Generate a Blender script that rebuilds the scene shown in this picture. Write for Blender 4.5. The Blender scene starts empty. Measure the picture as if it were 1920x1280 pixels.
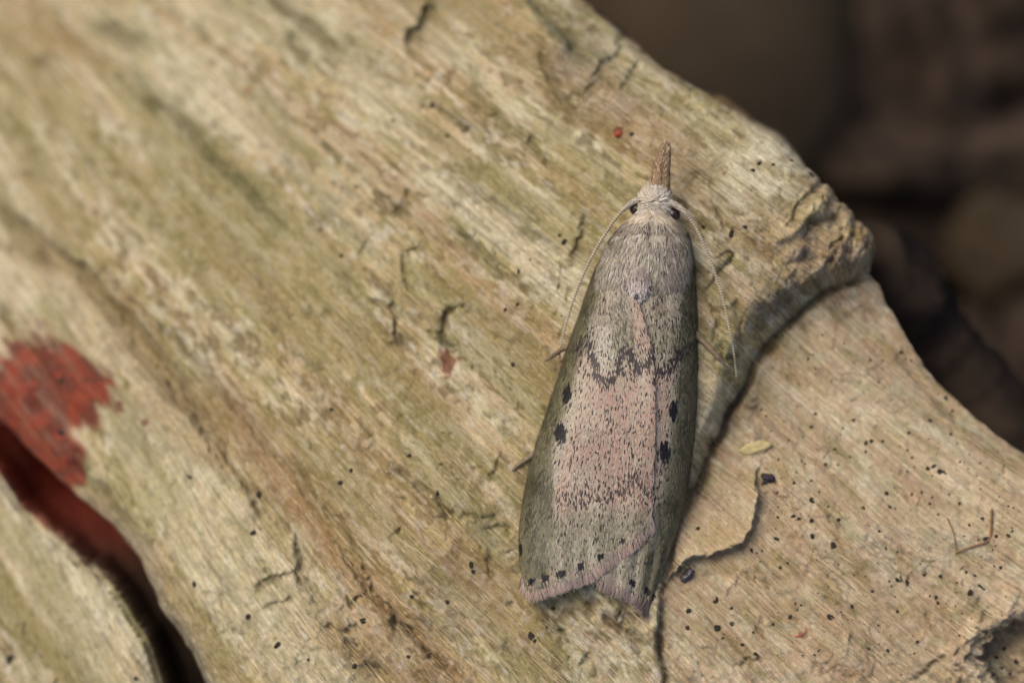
import bpy, math
import numpy as np
from mathutils import Vector

# ------------------------------------------------------------------ units
# everything is authored in millimetres; one Blender unit is one centimetre
S = 0.1
scene = bpy.context.scene
scene.unit_settings.system = 'METRIC'
scene.unit_settings.scale_length = 0.01

# ------------------------------------------------------------------ camera
K = 42.67 / 1920.0          # millimetres per photo pixel in the plane of focus
ZF = 1.75                   # height of the plane of focus (the moth's back)
DIST = 200.0                # lens to plane of focus
HC = ZF + DIST
APERTURE = 6.5              # mm, entrance pupil
cam_d = bpy.data.cameras.new("camera")
cam = bpy.data.objects.new("camera", cam_d)
scene.collection.objects.link(cam)
cam.location = (0, 0, HC * S)
cam.rotation_euler = (0, 0, 0)
cam_d.sensor_width = 36.0
cam_d.lens = 36.0 * DIST / 42.67
cam_d.clip_start = 0.5
cam_d.clip_end = 2000.0
cam_d.dof.use_dof = True
cam_d.dof.focus_distance = DIST * S
cam_d.dof.aperture_fstop = cam_d.lens * 1e-3 / (APERTURE * S)
scene.camera = cam

# ------------------------------------------------------------------ world and sun
SUN_EL, SUN_AZ = 50.0, 135.0       # azimuth: counter-clockwise from +X, light comes from there
world = bpy.data.worlds.new("World"); scene.world = world; world.use_nodes = True
wn = world.node_tree.nodes; wl = world.node_tree.links
bg = wn["Background"]
sky = wn.new("ShaderNodeTexSky"); sky.sky_type = 'NISHITA'; sky.sun_disc = False
sky.sun_elevation = math.radians(SUN_EL)
sky.sun_rotation = math.radians(90.0 - SUN_AZ)
sky.dust_density = 4.0; sky.air_density = 0.7; sky.ozone_density = 0.6
wl.new(sky.outputs[0], bg.inputs[0]); bg.inputs[1].default_value = 0.12
sun_d = bpy.data.lights.new("sun", 'SUN'); sun = bpy.data.objects.new("sun", sun_d)
scene.collection.objects.link(sun)
sun_d.energy = 1.0; sun_d.angle = math.radians(38); sun_d.color = (1.0, 0.94, 0.84)
sd = Vector((math.cos(math.radians(SUN_EL)) * math.cos(math.radians(SUN_AZ)),
             math.cos(math.radians(SUN_EL)) * math.sin(math.radians(SUN_AZ)),
             math.sin(math.radians(SUN_EL))))
sun.rotation_euler = sd.to_track_quat('Z', 'Y').to_euler()
sun.location = sd * 60
scene.view_settings.view_transform = 'Standard'; scene.view_settings.look = 'None'
scene.view_settings.gamma = 1.0; scene.view_settings.use_curve_mapping = False
scene.view_settings.exposure = 0.76
scene.render.engine = 'CYCLES'
scene.cycles.use_denoising = True
scene.cycles.max_bounces = 6
scene.cycles.use_adaptive_sampling = False

# ------------------------------------------------------------------ helpers
rng = np.random.default_rng(7)

def lin(r, g, b):
    c = np.array([r, g, b], float) / 255.0
    return np.where(c <= 0.04045, c / 12.92, ((c + 0.055) / 1.055) ** 2.4)

def WX(px, z):
    return (np.asarray(px, float) - 960.0) * K * (HC - z) / DIST
def WY(py, z):
    return (640.0 - np.asarray(py, float)) * K * (HC - z) / DIST
def Wp(px, py, z):
    px, py, z = np.broadcast_arrays(np.asarray(px, float), np.asarray(py, float), np.asarray(z, float))
    return np.stack([WX(px, z), WY(py, z), z], -1)

def _hash(ix, iy, seed):
    h = (ix.astype(np.int64) * 374761393 + iy.astype(np.int64) * 668265263 + seed * 974634533) & 0xFFFFFFFF
    h = ((h ^ (h >> 13)) * 1274126177) & 0xFFFFFFFF
    h = ((h ^ (h >> 16)) * 2246822519) & 0xFFFFFFFF
    return ((h ^ (h >> 15)) & 0xFFFF) / 65535.0

def noise(x, y, seed=0):
    x = np.asarray(x, float); y = np.asarray(y, float)
    x0 = np.floor(x); y0 = np.floor(y)
    fx = x - x0; fy = y - y0
    fx = fx * fx * fx * (fx * (fx * 6 - 15) + 10); fy = fy * fy * fy * (fy * (fy * 6 - 15) + 10)
    ix = x0.astype(np.int64); iy = y0.astype(np.int64)
    a = _hash(ix, iy, seed); b = _hash(ix + 1, iy, seed)
    c = _hash(ix, iy + 1, seed); d = _hash(ix + 1, iy + 1, seed)
    return (a + (b - a) * fx) * (1 - fy) + (c + (d - c) * fx) * fy

def fbm(x, y, seed=0, o=4, g=0.5):
    s = 0.0; amp = 1.0; t = 0.0
    for i in range(o):
        s = s + amp * noise(x * 2 ** i + 17.3 * i, y * 2 ** i - 9.1 * i, seed + i * 13); t += amp; amp *= g
    return s / t

def ss(a, b, x):
    t = np.clip((x - a) / (b - a), 0, 1)
    return t * t * (3 - 2 * t)

def mixc(c, d, m):
    m = np.asarray(m)[..., None]
    return c * (1 - m) + d * m

def polydist(px, py, pts):
    """distance to a polyline, signed (+ on the right-hand side when walking down the picture), and arc fraction"""
    best = np.full(px.shape, 1e9); side = np.zeros(px.shape); arc = np.zeros(px.shape)
    n = len(pts) - 1
    for i in range(n):
        x0, y0 = pts[i]; x1, y1 = pts[i + 1]
        dx, dy = x1 - x0, y1 - y0; L2 = dx * dx + dy * dy
        t = np.clip(((px - x0) * dx + (py - y0) * dy) / L2, 0, 1)
        ex = px - x0 - t * dx; ey = py - y0 - t * dy
        d = np.hypot(ex, ey)
        m = d < best
        best = np.where(m, d, best)
        cr = dx * (py - y0) - dy * (px - x0)
        side = np.where(m, cr, side); arc = np.where(m, (i + t) / n, arc)
    return best, np.sign(side), arc

def interp(pts, x):
    p = np.array(pts, float)
    return np.interp(x, p[:, 0], p[:, 1])

def smooth_interp(pts, x, w=18.0):
    return (interp(pts, x - w) + 2 * interp(pts, x) + interp(pts, x + w)) * 0.25

def mesh_object(name, verts, faces, mat, parent=None, cols=None, smooth=True, uv=None):
    """verts in mm (N,3); faces an (M,k) int array"""
    verts = np.asarray(verts, np.float32) * S
    faces = np.asarray(faces, np.int32)
    me = bpy.data.meshes.new(name)
    me.vertices.add(len(verts)); me.vertices.foreach_set("co", verts.ravel())
    k = faces.shape[1]
    me.loops.add(faces.size); me.loops.foreach_set("vertex_index", faces.ravel())
    me.polygons.add(len(faces))
    me.polygons.foreach_set("loop_start", np.arange(0, faces.size, k, dtype=np.int32))
    me.polygons.foreach_set("use_smooth", np.full(len(faces), smooth, bool))
    me.update(calc_edges=True)
    if cols is not None:
        at = me.color_attributes.new("Col", 'FLOAT_COLOR', 'POINT')
        c4 = np.ones((len(verts), 4), np.float32); c4[:, :cols.shape[1]] = np.clip(cols, 0, 1)
        at.data.foreach_set("color", c4.ravel())
    if uv is not None:
        at = me.attributes.new("grain", 'FLOAT_VECTOR', 'POINT')
        u3 = np.zeros((len(verts), 3), np.float32); u3[:, :uv.shape[1]] = uv
        at.data.foreach_set("vector", u3.ravel())
    me.materials.append(mat)
    ob = bpy.data.objects.new(name, me)
    scene.collection.objects.link(ob)
    if parent: ob.parent = parent
    return ob

def empty(name, label, cat, loc=(0, 0, 0)):
    o = bpy.data.objects.new(name, None); scene.collection.objects.link(o)
    o.empty_display_size = 0.1
    o["label"] = label; o["category"] = cat
    return o

def tag(o, label=None, cat=None, group=None, kind=None):
    if label: o["label"] = label
    if cat: o["category"] = cat
    if group: o["group"] = group
    if kind: o["kind"] = kind
    return o

def grid_faces(nr, nc, closed=False):
    r = np.arange(nr - 1)[:, None]; c = np.arange(nc if closed else nc - 1)[None, :]
    c1 = (c + 1) % nc
    a = r * nc + c; b = r * nc + c1; d = (r + 1) * nc + c; e = (r + 1) * nc + c1
    return np.stack([a, b, e, d], -1).reshape(-1, 4)

def tube(path, rad, seg=10, squash=1.0):
    """ring loft round a path (N,3) mm; returns verts, faces with collapsed ends"""
    path = np.asarray(path, float); rad = np.asarray(rad, float); n = len(path)
    tan = np.gradient(path, axis=0); tan /= np.linalg.norm(tan, axis=1)[:, None] + 1e-12
    up = np.array([0, 0, 1.0])
    sx = np.cross(tan, up); ln = np.linalg.norm(sx, axis=1)
    sx[ln < 1e-6] = (1, 0, 0); sx /= np.linalg.norm(sx, axis=1)[:, None]
    sy = np.cross(sx, tan)
    th = np.linspace(0, 2 * np.pi, seg, endpoint=False)
    v = path[:, None] + rad[:, None, None] * (np.cos(th)[None, :, None] * sx[:, None] + squash * np.sin(th)[None, :, None] * sy[:, None])
    return v.reshape(-1, 3), grid_faces(n, seg, True)

def catmull(pts, n):
    p = np.array(pts, float); p = np.vstack([2 * p[0] - p[1], p, 2 * p[-1] - p[-2]])
    t = np.linspace(0, len(p) - 3 - 1e-6, n); i = t.astype(int); f = (t - i)[:, None]
    a, b, c, d = p[i], p[i + 1], p[i + 2], p[i + 3]
    return 0.5 * ((2 * b) + (-a + c) * f + (2 * a - 5 * b + 4 * c - d) * f ** 2 + (-a + 3 * b - 3 * c + d) * f ** 3)

def blades(base, direc, normal, length, width, col, curl=0.15, lift=0.1, seg=2, tipw=0.35, tipcol=None):
    """many tiny scales or hairs: flat strips from base along direc, rising along normal by lift and curling back"""
    n = len(base); base = np.asarray(base); direc = np.asarray(direc, float)
    direc = direc / (np.linalg.norm(direc, axis=1)[:, None] + 1e-12)
    side = np.cross(direc, normal); side /= np.linalg.norm(side, axis=1)[:, None] + 1e-12
    length = np.broadcast_to(length, (n,))[:, None]; width = np.broadcast_to(width, (n,))[:, None]
    lift = np.broadcast_to(lift, (n,))[:, None]; curl = np.broadcast_to(curl, (n,))[:, None]
    vs = []; cs = []
    for j in range(seg + 1):
        t = j / seg
        c = base + direc * length * t + normal * length * (lift * t - curl * lift * t * t)
        w = width * 0.5 * (1.0 if j == 0 else (tipw if j == seg else 1.05))
        vs += [c - side * w, c + side * w]
        cc = col if tipcol is None else col * (1 - t) + tipcol * t
        cs += [cc, cc]
    m = 2 * (seg + 1)
    v = np.stack(vs, 1).reshape(-1, 3); c = np.stack(cs, 1).reshape(-1, 3)
    b0 = (np.arange(n) * m)[:, None]
    f = np.concatenate([b0 + np.array([[2 * j, 2 * j + 1, 2 * j + 3, 2 * j + 2]]) for j in range(seg)], 0)
    return v, f, c

# ------------------------------------------------------------------ materials
def new_mat(name):
    m = bpy.data.materials.new(name); m.use_nodes = True
    nt = m.node_tree
    return m, nt, nt.nodes["Principled BSDF"]

def attr_mat(name, rough=0.7, spec=0.3, sheen=0.0, nscale=0.0, namp=0.0, bump=0.0):
    m, nt, p = new_mat(name)
    a = nt.nodes.new("ShaderNodeAttribute"); a.attribute_name = "Col"
    p.inputs["Roughness"].default_value = rough
    p.inputs["Specular IOR Level"].default_value = spec
    p.inputs["Sheen Weight"].default_value = sheen
    out = a.outputs["Color"]
    if nscale:
        tc = nt.nodes.new("ShaderNodeTexCoord")
        nz = nt.nodes.new("ShaderNodeTexNoise"); nz.inputs["Scale"].default_value = nscale; nz.inputs["Detail"].default_value = 3
        nt.links.new(tc.outputs["Object"], nz.inputs["Vector"])
        mr = nt.nodes.new("ShaderNodeMapRange"); mr.inputs["From Min"].default_value = 0.3; mr.inputs["From Max"].default_value = 0.7
        mr.inputs["To Min"].default_value = 1 - namp; mr.inputs["To Max"].default_value = 1 + namp
        nt.links.new(nz.outputs[0], mr.inputs["Value"])
        mx = nt.nodes.new("ShaderNodeMix"); mx.data_type = 'RGBA'; mx.blend_type = 'MULTIPLY'; mx.inputs[0].default_value = 1
        nt.links.new(out, mx.inputs[6]); nt.links.new(mr.outputs[0], mx.inputs[7]); out = mx.outputs[2]
        if bump:
            b = nt.nodes.new("ShaderNodeBump"); b.inputs["Strength"].default_value = 0.6; b.inputs["Distance"].default_value = bump
            nt.links.new(nz.outputs[0], b.inputs["Height"]); nt.links.new(b.outputs[0], p.inputs["Normal"])
    nt.links.new(out, p.inputs["Base Color"])
    return m

def noise_mat(name, c0, c1, scale=30.0, rough=0.8, bump=0.01, spec=0.3):
    m, nt, p = new_mat(name)
    tc = nt.nodes.new("ShaderNodeTexCoord")
    nz = nt.nodes.new("ShaderNodeTexNoise"); nz.inputs["Scale"].default_value = scale; nz.inputs["Detail"].default_value = 5
    nt.links.new(tc.outputs["Object"], nz.inputs["Vector"])
    cr = nt.nodes.new("ShaderNodeValToRGB")
    cr.color_ramp.elements[0].position = 0.3; cr.color_ramp.elements[0].color = (*c0, 1)
    cr.color_ramp.elements[1].position = 0.7; cr.color_ramp.elements[1].color = (*c1, 1)
    nt.links.new(nz.outputs[0], cr.inputs[0]); nt.links.new(cr.outputs[0], p.inputs["Base Color"])
    b = nt.nodes.new("ShaderNodeBump"); b.inputs["Strength"].default_value = 0.6; b.inputs["Distance"].default_value = bump
    nt.links.new(nz.outputs[0], b.inputs["Height"]); nt.links.new(b.outputs[0], p.inputs["Normal"])
    p.inputs["Roughness"].default_value = rough; p.inputs["Specular IOR Level"].default_value = spec
    return m

def wood_mat():
    m, nt, p = new_mat("weathered_wood")
    N = nt.nodes; L = nt.links
    a = N.new("ShaderNodeAttribute"); a.attribute_name = "Col"
    g = N.new("ShaderNodeAttribute"); g.attribute_name = "grain"
    def nz(sx, sy, scale, detail=4, rough=0.6):
        mp = N.new("ShaderNodeMapping"); mp.inputs["Scale"].default_value = (sx, sy, 1)
        L.new(g.outputs["Vector"], mp.inputs["Vector"])
        t = N.new("ShaderNodeTexNoise"); t.inputs["Scale"].default_value = scale; t.inputs["Detail"].default_value = detail
        t.inputs["Roughness"].default_value = rough
        L.new(mp.outputs[0], t.inputs["Vector"]); return t.outputs[0]
    def rng_(v, lo, hi, a0=0.3, a1=0.7):
        r = N.new("ShaderNodeMapRange"); r.inputs["From Min"].default_value = a0; r.inputs["From Max"].default_value = a1
        r.inputs["To Min"].default_value = lo; r.inputs["To Max"].default_value = hi
        L.new(v, r.inputs["Value"]); return r.outputs[0]
    def mul(c, v):
        mx = N.new("ShaderNodeMix"); mx.data_type = 'RGBA'; mx.blend_type = 'MULTIPLY'; mx.inputs[0].default_value = 1
        L.new(c, mx.inputs[6]); L.new(v, mx.inputs[7]); return mx.outputs[2]
    fib = nz(0.07, 4.5, 2.2, 5, 0.7)          # long fibres
    mot = nz(1.6, 3.2, 2.4, 5, 0.7)      # mottling
    grit = nz(6, 7, 2.0, 3, 0.7)         # pores and grit
    c = mul(a.outputs["Color"], rng_(fib, 0.62, 1.30))
    c = mul(c, rng_(mot, 0.74, 1.24))
    c = mul(c, rng_(grit, 0.86, 1.12))
    def fleck(c, v, lo, hi, col, amt):
        mx = N.new("ShaderNodeMix"); mx.data_type = 'RGBA'; mx.inputs[7].default_value = (*col, 1)
        mm = N.new("ShaderNodeMath"); mm.operation = 'MULTIPLY'; L.new(rng_(v, 0.0, amt, lo, hi), mm.inputs[0]); L.new(a.outputs["Alpha"], mm.inputs[1]); L.new(mm.outputs[0], mx.inputs[0]); L.new(c, mx.inputs[6]); return mx.outputs[2]
    f1 = nz(0.7, 3.0, 3.0, 4, 0.7); f2 = nz(0.8, 3.2, 2.6, 4, 0.7); f3 = nz(0.8, 2.4, 4.0, 3, 0.65)
    mp = nz(0.12, 0.35, 1.0, 3, 0.6)
    c0 = c
    c = fleck(c, f1, 0.54, 0.66, tuple(lin(132, 120, 68) * 0.7), 0.55)
    c = fleck(c, f2, 0.55, 0.68, tuple(lin(220, 208, 170) * 0.82), 0.55)
    c = fleck(c, f3, 0.60, 0.70, tuple(lin(92, 78, 46) * 0.7), 0.6)
    L.new(c, p.inputs["Base Color"])
    ad = N.new("ShaderNodeMath"); ad.operation = 'ADD'; L.new(fib, ad.inputs[0]); L.new(mot, ad.inputs[1])
    a2 = N.new("ShaderNodeMath"); a2.operation = 'MULTIPLY_ADD'; a2.inputs[1].default_value = 0.5
    L.new(grit, a2.inputs[0]); L.new(ad.outputs[0], a2.inputs[2])
    b = N.new("ShaderNodeBump"); b.inputs["Strength"].default_value = 0.8; b.inputs["Distance"].default_value = 0.014
    L.new(a2.outputs[0], b.inputs["Height"]); L.new(b.outputs[0], p.inputs["Normal"])
    p.inputs["Roughness"].default_value = 0.78; p.inputs["Specular IOR Level"].default_value = 0.25
    return m

M_WOOD = wood_mat()
M_SCALE = attr_mat("moth_scales", rough=0.55, spec=0.35)
M_BODY = attr_mat("moth_cuticle", rough=0.7, spec=0.2, nscale=60, namp=0.15)
M_EYE = noise_mat("moth_eye", (0.010, 0.006, 0.004), (0.03, 0.018, 0.010), 90, 0.25, 0.001, 0.5)
M_SPECK = noise_mat("black_fungus", (0.016, 0.013, 0.010), (0.055, 0.046, 0.036), 60, 0.9, 0.004, 0.08)
M_FIBRE = attr_mat("loose_fibre", rough=0.7, spec=0.3)
M_SOIL = noise_mat("dark_soil", lin(8, 7, 6), lin(62, 51, 42), 4.0, 0.95, 0.08, 0.1)
M_STONE = noise_mat("brown_stone", lin(46, 38, 28), lin(70, 58, 42), 1.6, 0.9, 0.03, 0.15)
M_CLOD = noise_mat("earth_clod", lin(8, 7, 7), lin(66, 54, 44), 5.0, 0.95, 0.06, 0.1)
M_BARK = noise_mat("dark_bark", lin(20, 15, 14), lin(58, 47, 36), 3.0, 0.95, 0.08, 0.1)

# ------------------------------------------------------------------ the ground (far below the focus)
ZG = -56.0
n = 160
gx = np.linspace(-220, 260, n); gy = np.linspace(-220, 220, n)
GX, GY = np.meshgrid(gx, gy)
hol = np.exp(-(((GX - 22.5) / 4.5) ** 2 + ((GY - 1.0) / 5) ** 2))
GZ = ZG - 14 * hol + 7 * (fbm(GX / 26, GY / 26, 5) - 0.5) + 4 * (fbm(GX / 7, GY / 7, 9) - 0.5)
ground = mesh_object("ground", np.stack([GX, GY, GZ], -1).reshape(-1, 3), grid_faces(n, n), M_SOIL)
tag(ground, "dark brown crumbly soil far below the log", kind="structure")

def lump(name, px, py, z, rx, ry, rz, mat, seed, label, cat, rough=0.25, group=None):
    nr, nc = 26, 40
    th = np.linspace(0.001, np.pi - 0.001, nr)[:, None]; ph = np.linspace(0, 2 * np.pi, nc, endpoint=False)[None, :]
    x = np.sin(th) * np.cos(ph); y = np.sin(th) * np.sin(ph); zz = np.cos(th) * np.ones_like(ph)
    d = 1 + rough * 2 * (fbm(x * 1.6 + zz * 0.9 + 40 + seed * 7, y * 1.6 + zz * 1.3 + 40, seed, 4) - 0.5)
    c = Wp(px, py, z)
    v = np.stack([x * d * rx + c[0], y * d * ry + c[1], zz * d * rz + c[2]], -1).reshape(-1, 3)
    o = mesh_object(name, v, grid_faces(nr, nc, True), mat)
    return tag(o, label, cat, group)

lump("stone", 1330, 60, ZG + 4, 8.2, 12, 6, M_STONE, 3, "smooth pale brown stone lying on the soil against the log", "stone", 0.10)
lump("soil_clod", 1700, 120, ZG + 1, 8, 6, 4.5, M_CLOD, 11, "broad mottled soil clod next to the pale brown stone", "soil clod", 0.4, "soil clods beside the log")
lump("soil_clod", 1860, 70, ZG + 2, 6, 7, 5, M_CLOD, 17, "tall ochre soil clod behind the broad mottled clod", "soil clod", 0.4, "soil clods beside the log")
lump("soil_clod", 1620, 300, ZG + 1, 5, 5, 3, M_CLOD, 23, "small dark soil clod beside the knobby log end", "soil clod", 0.45, "soil clods beside the log")
lump("soil_clod", 1800, 300, ZG + 2, 10, 5.5, 5, M_CLOD, 29, "long flat soil clod lying above the black hollow", "soil clod", 0.35, "soil clods beside the log")
lump("soil_clod", 1885, 440, ZG + 4, 3.6, 3.2, 3, M_STONE, 31, "round greyish soil clod at the rim of the black hollow", "soil clod", 0.3, "soil clods beside the log")
lump("soil_clod", 1960, 740, ZG + 3, 5, 6, 5, M_CLOD, 37, "lumpy soil clod wedged below the black hollow", "soil clod", 0.4, "soil clods beside the log")

# ------------------------------------------------------------------ the log
CA, SA = math.cos(math.radians(43)), math.sin(math.radians(43))
def to_ab(x, y): return x * CA - y * SA, x * SA + y * CA
def from_ab(a, b): return a * CA + b * SA, -a * SA + b * CA

EDGE_PX = [(300, -640), (700, -330), (900, -180), (1050, -70), (1128, 0), (1185, 55), (1250, 112), (1320, 165), (1400, 212), (1460, 245), (1502, 275),
           (1535, 312), (1565, 350), (1600, 385), (1630, 425), (1652, 455), (1662, 482), (1685, 520), (1722, 566), (1752, 618), (1786, 676),
           (1850, 735), (1920, 800), (2020, 880), (2200, 1010), (2600, 1290), (3000, 1560)]
ea, eb = to_ab(np.array([(p[0] - 960) * K for p in EDGE_PX]), np.array([(640 - p[1]) * K for p in EDGE_PX]))
RE = 3.0

def nonuni(lo, c0, c1, hi, fine, coarse):
    left = np.arange(lo, c0, coarse); mid = np.arange(c0, c1, fine); right = np.arange(c1, hi + coarse, coarse)
    return np.concatenate([left, mid, right])
av = nonuni(-46, -27, 27, 46, 0.057, 0.4)
bmin = -44.0
emax = eb.max()
# rows: parameter q; b = bmin + q-fraction of the way to the rounded edge, then the edge arc, then the flank
E = np.interp(av, ea, eb)
E = np.convolve(np.pad(E, 12, mode='edge'), np.ones(25) / 25, 'valid')
NB = 640
core = np.concatenate([np.linspace(0, 0.30, 40, endpoint=False), np.linspace(0.30, 1.0, NB)])   # fraction to start of arc
arc = np.linspace(0, 1, 46)[1:]
A = np.broadcast_to(av[None, :], (len(core) + len(arc), len(av)))
Bstart = E - RE
Bc = bmin + (Bstart[None, :] - bmin) * core[:, None]
Barc = Bstart[None, :] + RE * np.sin(arc[:, None] * np.pi / 2)
B = np.concatenate([Bc, Barc], 0)
Zarc = np.concatenate([np.zeros_like(Bc), np.broadcast_to(-(RE * 0.8) * (1 - np.cos(arc[:, None] * np.pi / 2)), Barc.shape)], 0)

def base_z(a, b):
    t = np.maximum(0, 4 - a)
    za = -0.24 * t - 0.0105 * t ** 2 + 0.045 * np.maximum(0, a - 6) - 0.0035 * np.maximum(0, a - 10) ** 2
    zb = -((b + 4) ** 2) / (2 * 150.0)
    return za + zb
Z0 = base_z(A, B) + Zarc
X, Y = from_ab(A, B)
sc_ = DIST / (HC - Z0)
PX = 960 + X / K * sc_; PY = 640 - Y / K * sc_

# wobble the drawing coordinates so that nothing hand-placed is straight
wx = 24 * (fbm(PX / 60, PY / 60, 101, 2) - 0.5) + 4 * (noise(PX / 12, PY / 12, 103) - 0.5)
wy = 24 * (fbm(PX / 60, PY / 60, 105, 2) - 0.5) + 4 * (noise(PX / 12, PY / 12, 107) - 0.5)
QX = PX + wx; QY = PY + wy
JX = QX + 8 * (noise(PX / 17, PY / 17, 111) - 0.5) + 6 * (noise(PX / 6.5, PY / 6.5, 113) - 0.5)
JY = QY + 8 * (noise(PX / 17, PY / 17, 115) - 0.5) + 6 * (noise(PX / 6.5, PY / 6.5, 117) - 0.5)
WID = 0.45 + 1.1 * noise(PX / 22, PY / 22, 119)      # cracks open and close along their length

# grain coordinates: the fibres fan out a little
warp = 1.6 * (fbm(A / 14, B / 9, 41, 3) - 0.5)
G1 = A + 0.6 * (fbm(A / 5, B / 5, 43, 3) - 0.5)
G2 = B * (1 - 0.0105 * np.clip(A, -40, 40)) + warp

H = np.zeros_like(A)
# broad undulation and ridges that follow the grain
H += 1.3 * (fbm(G1 / 16, G2 / 4.2, 51, 3) - 0.5)
H += 0.75 * (fbm(G1 / 7, G2 / 1.6, 53, 4) - 0.5)
# flaky terraces
ft = fbm(G1 / 5.5, G2 / 2.2, 57, 4)
terr = ss(0.44, 0.455, ft) + ss(0.53, 0.54, ft) + ss(0.62, 0.63, ft)
H += 0.06 * terr
# fibres
fibn = noise(G1 / 3.5, G2 / 0.16, 61); fib2 = noise(G1 / 2.0, G2 / 0.42, 63)
fib3 = noise(G1 / 9.0, G2 / 0.13, 62) + noise(G1 / 12.0, G2 / 0.3, 64)
FSTR = 0.35 + 0.9 * ss(0.4, 0.6, fbm(G1 / 8, G2 / 4, 66, 2))
H += FSTR * (0.05 * (fibn - 0.5) + 0.075 * (fib2 - 0.5) + 0.055 * (fib3 - 1.0))
H += 0.10 * (fbm(PX / 16, PY / 16, 65, 3) - 0.5)
H += 0.03 * (noise(G1 / 0.14, G2 / 0.5, 67) - 0.5) * ss(0.45, 0.6, fbm(PX / 90, PY / 90, 69, 2))

STAIN_SHADE = np.zeros_like(A)      # dark organic dirt lodged in cracks, plus shade painted into the crevice
GREEN = np.zeros_like(A)
def local(pts, pad):
    p = np.array(pts); lo = p.min(0) - pad; hi = p.max(0) + pad
    return (QX > lo[0]) & (QX < hi[0]) & (QY > lo[1]) & (QY < hi[1])

def crack(pts, w, depth, darken=0.7, green=0.0, taper=True, even=False):
    m = local(pts, w * 4)
    if not m.any(): return
    long_ = sum(math.dist(pts[i], pts[i + 1]) for i in range(len(pts) - 1)) > 130 or even
    d, s, f = polydist(QX[m] if long_ else JX[m], QY[m] if long_ else JY[m], pts)
    wd_ = 0.75 + 0.25 * WID[m] if even else WID[m]
    prof = np.exp(-(d / (w * wd_)) ** 2) * np.clip(wd_ * 1.15, 0, 1)
    if taper: prof = prof * np.clip(np.minimum(f, 1 - f) * 6 + 0.25, 0, 1)
    H[m] -= 0.75 * depth * prof
    STAIN_SHADE[m] = np.maximum(STAIN_SHADE[m], 0.62 * darken * prof * (0.55 + 0.9 * noise(QX[m] / 11, QY[m] / 11, 777)))
    GREEN[m] = np.maximum(GREEN[m], green * np.exp(-(d / (w * 2.2)) ** 2))

def lip(pts, amp, L, sgn=1, taper=True):
    """a flake edge: one side stands proud and sinks back over L pixels"""
    m = local(pts, L * 2.5)
    if not m.any(): return
    d, s, f = polydist(JX[m], JY[m], pts)
    r = np.where(s * sgn > 0, amp * np.exp(-d / L) * ss(0, 3, d), 0)
    if taper: r = r * np.clip(np.minimum(f, 1 - f) * 6, 0, 1)
    H[m] += r

def bump(px, py, rx, ry, amp, rot=0.0, power=2.0):
    r = max(rx, ry) * 3
    m = (QX > px - r) & (QX < px + r) & (QY > py - r) & (QY < py + r)
    if not m.any(): return
    c, s_ = math.cos(math.radians(rot)), math.sin(math.radians(rot))
    dx = QX[m] - px; dy = QY[m] - py
    u = (dx * c + dy * s_) / rx; v = (-dx * s_ + dy * c) / ry
    H[m] += amp * np.exp(-(u * u + v * v) ** (power / 2))

# --- the step down to the lower, speckled face on the right
STEP = [(1800, 440), (1690, 478), (1655, 497), (1610, 520), (1560, 545), (1510, 585), (1465, 628), (1425, 672), (1392, 735), (1362, 800), (1335, 860), (1305, 915), (1282, 965),
        (1262, 1030), (1248, 1110), (1232, 1190), (1246, 1285), (1300, 1420), (1420, 1700)]
d, s, f = polydist(QX, QY, STEP)
sdst = d * -s                      # + on the right / lower side
sgn_test = polydist(np.array([1700.0]), np.array([900.0]), STEP)
if (sgn_test[0] * -sgn_test[1])[0] < 0: sdst = -sdst
wl_ = interp([(0, 30), (480, 42), (560, 85), (680, 62), (800, 50), (900, 30), (1000, 14), (1100, 8), (2000, 8)], PY)
hs = interp([(0, 1.2), (480, 1.5), (600, 2.5), (760, 2.2), (900, 1.2), (1000, 0.6), (1100, 0.42), (1280, 0.35), (2000, 0.3)], PY)
RIGHT = ss(-1.0, 0.0, sdst / np.maximum(wl_, 1))
H -= hs * RIGHT
ONR = ss(-4, 6, sdst)
# crevice at the step's foot, shadow painted in, and a narrow curl above it
cre = np.exp(-((sdst - 2) / 8) ** 2) * ss(440, 560, PY) * (1 - 0.75 * ss(880, 1000, PY))
H -= 0.55 * cre
STAIN_SHADE = np.maximum(STAIN_SHADE, 0.75 * cre)
H += 0.35 * np.exp(-((sdst + 20) / 11) ** 2) * ss(560, 640, PY) * (1 - ss(760, 900, PY))
# the step's flank is rough; its shade is painted purple-grey
FLANK = np.exp(-((sdst + 62) / 44) ** 2) * ss(400, 500, PY) * (1 - ss(660, 780, PY)) * ss(1370, 1450, PX)
H += FLANK * 0.55 * (fbm(QX / 20, QY / 26, 71, 4) - 0.5)

# knobby callus above the flank
for (x, y, rx, ry, am, ro) in [(1530, 390, 26, 52, 0.65, 40), (1580, 430, 20, 34, 0.55, 20), (1560, 480, 18, 22, 0.55, 0), (1610, 460, 22, 26, 0.6, 50),
                               (1540, 470, 13, 13, 0.35, 0), (1635, 440, 15, 22, 0.35, 30), (1590, 500, 24, 16, 0.3, -30), (1500, 420, 14, 46, 0.45, 52)]:
    bump(x, y, rx, ry, am, ro)
cal = np.exp(-(((QX - 1560) / 95) ** 2 + ((QY - 430) / 85) ** 2))
H += cal * (0.9 * (fbm(QX / 26, QY / 26, 73, 4) - 0.5) - 0.25 * ss(0.62, 0.75, noise(QX / 10, QY / 10, 75)))
crack([(1480, 420), (1500, 390), (1530, 365), (1545, 340)], 7, 0.55, 0.55)
crack([(1500, 450), (1525, 420), (1560, 415), (1590, 440)], 6, 0.6, 0.55)
crack([(1548, 500), (1555, 460), (1572, 448)], 5, 0.5, 0.5)
crack([(1590, 415), (1600, 430), (1585, 452), (1590, 475)], 5, 0.45, 0.4)
crack([(1610, 520), (1625, 495), (1655, 486)], 6, 0.6, 0.5)
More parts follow.
